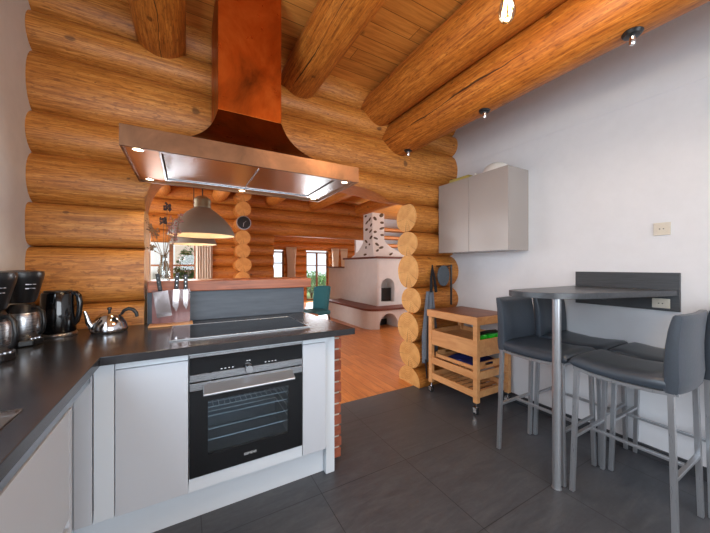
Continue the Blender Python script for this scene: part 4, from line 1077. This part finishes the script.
# ---------------------------------------------------------------- outside
struct('ground_garden', bx(-14, 22, 10.8, 40, -.25, -.12), 'grass')
struct('ground_yard', bx(-14, -1.8, 2.4, 10.8, -.25, -.12), 'grass')
def shrub(x, y, z0, R, H, seed, lab):
    r = root('garden_shrub', (x, y, z0), lab, 'shrub', 'garden shrubs outside the windows'); rn = random.Random(seed)
    bm = B()
    for k in range(1500):
        a = rn.uniform(0, 2*PI); f = rn.random(); ph = math.acos(rn.uniform(-.8, 1)); q = rn.uniform(.55, 1.0)
        c = Vector((x+R*q*math.sin(ph)*math.cos(a), y+R*q*math.sin(ph)*math.sin(a), z0+H*.5+H*.5*q*math.cos(ph)))
        u = Vector((rn.uniform(-1, 1), rn.uniform(-1, 1), rn.uniform(-1, 1))).normalized(); v = u.cross(Vector((rn.uniform(-1, 1), rn.uniform(-1, 1), 1))).normalized(); s = rn.uniform(.035, .07)
        bm.faces.new([bm.verts.new(c+u*s), bm.verts.new(c+v*s*.5), bm.verts.new(c-u*s), bm.verts.new(c-v*s*.5)])
    link_obj('foliage', bm, 'leaf', parent=r)
    bm = B()
    for k in range(5): a = k*1.3; tube(bm, [(x, y, z0), (x+.3*R*math.cos(a), y+.3*R*math.sin(a), z0+H*.7)], [.03, .01], 6)
    link_obj('stems', bm, 'twig', parent=r)
shrub(4.9, 12.6, -.12, .75, 1.25, 1, 'leafy green shrub outside the garden door')
shrub(6.6, 13.6, -.12, .8, 1.3, 2, 'leafy green shrub right behind the first outside the garden door')
shrub(.12, 9.4, -.12, .42, 2.0, 3, 'tall leafy shrub outside the dining window')
# pale neighbouring house
r = root('neighbour_house', (-1, 12.5, -.12), 'pale neighbouring house seen through the dining window', 'house')
link_obj('walls', bx(-5, 1.2, 12, 15, -.12, 3.0), 'facade', parent=r)
for x in (-2.9, -1.6, -.3): o = link_obj('window', bx(x, x+.6, 11.96, 11.999, .8, 2.0), 'curtain', parent=r)
bm = B(); prism(bm, [(-5.3, 11.6), (1.5, 11.6), (1.5, 15.4), (-5.3, 15.4)], 3.0, 3.15); link_obj('roof', bm, 'slate', parent=r)

# ---------------------------------------------------------------- light
w = bpy.data.worlds.new('world'); sc.world = w; w.use_nodes = True
bg = w.node_tree.nodes['Background']; bg.inputs[0].default_value = (.86, .93, 1, 1); bg.inputs[1].default_value = 1.6
def area(name, loc, rot, sx, sy, e, col):
    l = bpy.data.lights.new(name, 'AREA'); l.shape = 'RECTANGLE'; l.size = sx; l.size_y = sy; l.energy = e; l.color = col
    o = bpy.data.objects.new(name, l); o.location = loc; o.rotation_euler = rot; C.objects.link(o); return o
sl = bpy.data.lights.new('sun', 'SUN'); sl.energy = 4; sl.angle = .05; so = bpy.data.objects.new('sun', sl); C.objects.link(so); so.rotation_euler = Vector((.15, 1, -1.25)).to_track_quat('-Z', 'Y').to_euler()
area('window_light_rear', (1.08, -2.60, 1.5), (PI/2, 0, 0), 2.6, 1.8, 80, (.86, .93, 1))
area('window_light_left', (XL+.0, .32, 1.6), (0, -PI/2, 0), 1.1, 1.7, 44, (.72, .86, 1))
area('window_light_dining', (-.21, 6.05, 1.3), (-PI/2, 0, 0), .8, .9, 25, (.9, .95, 1))
area('window_light_far', (4.3, 10.45, 1.0), (-PI/2, 0, 0), .85, 1.7, 90, (.95, .97, 1))
area('dining_fill_left', (-1.55, 4.4, 1.6), (0, -PI/2, 0), 1.4, 2.2, 62, (.94, .97, 1))  # added fill lamp, the left dining wall has no window
area('dining_fill_right', (6.35, 5.2, 1.6), (0, PI/2, 0), 1.4, 2.2, 105, (.94, .97, 1))  # fill added to brighten the stove side, no window in this wall
area('warm_overhead_fill', (1.2, .3, 2.62), (0, 0, 0), .5, .5, 12, (1, .80, .56))  # added warm fill from above, no fixture hangs here
for x, y in SP:
    l = bpy.data.lights.new('hood_spot', 'SPOT'); l.energy = 4.5; l.spot_size = math.radians(115); l.spot_blend = .8; l.color = (1, .80, .52); l.shadow_soft_size = .02
    o = bpy.data.objects.new('hood_spot', l); o.location = (x, y, zb-.012); C.objects.link(o)
l = bpy.data.lights.new('bulb_light', 'POINT'); l.energy = 10; l.color = (1, .75, .45); l.shadow_soft_size = .03; o = bpy.data.objects.new('bulb_light', l); o.location = (bxx, byy, 2.24); C.objects.link(o)

sc.view_settings.view_transform = 'Standard'; sc.view_settings.look = 'None'; sc.view_settings.gamma = 1; sc.view_settings.exposure = 0.08
try: sc.view_settings.use_curve_mapping = False
except Exception: pass
sc.cycles.use_denoising = True
sc.cycles.max_bounces = 10; sc.cycles.transparent_max_bounces = 12
sc.cycles.sample_clamp_indirect = 6
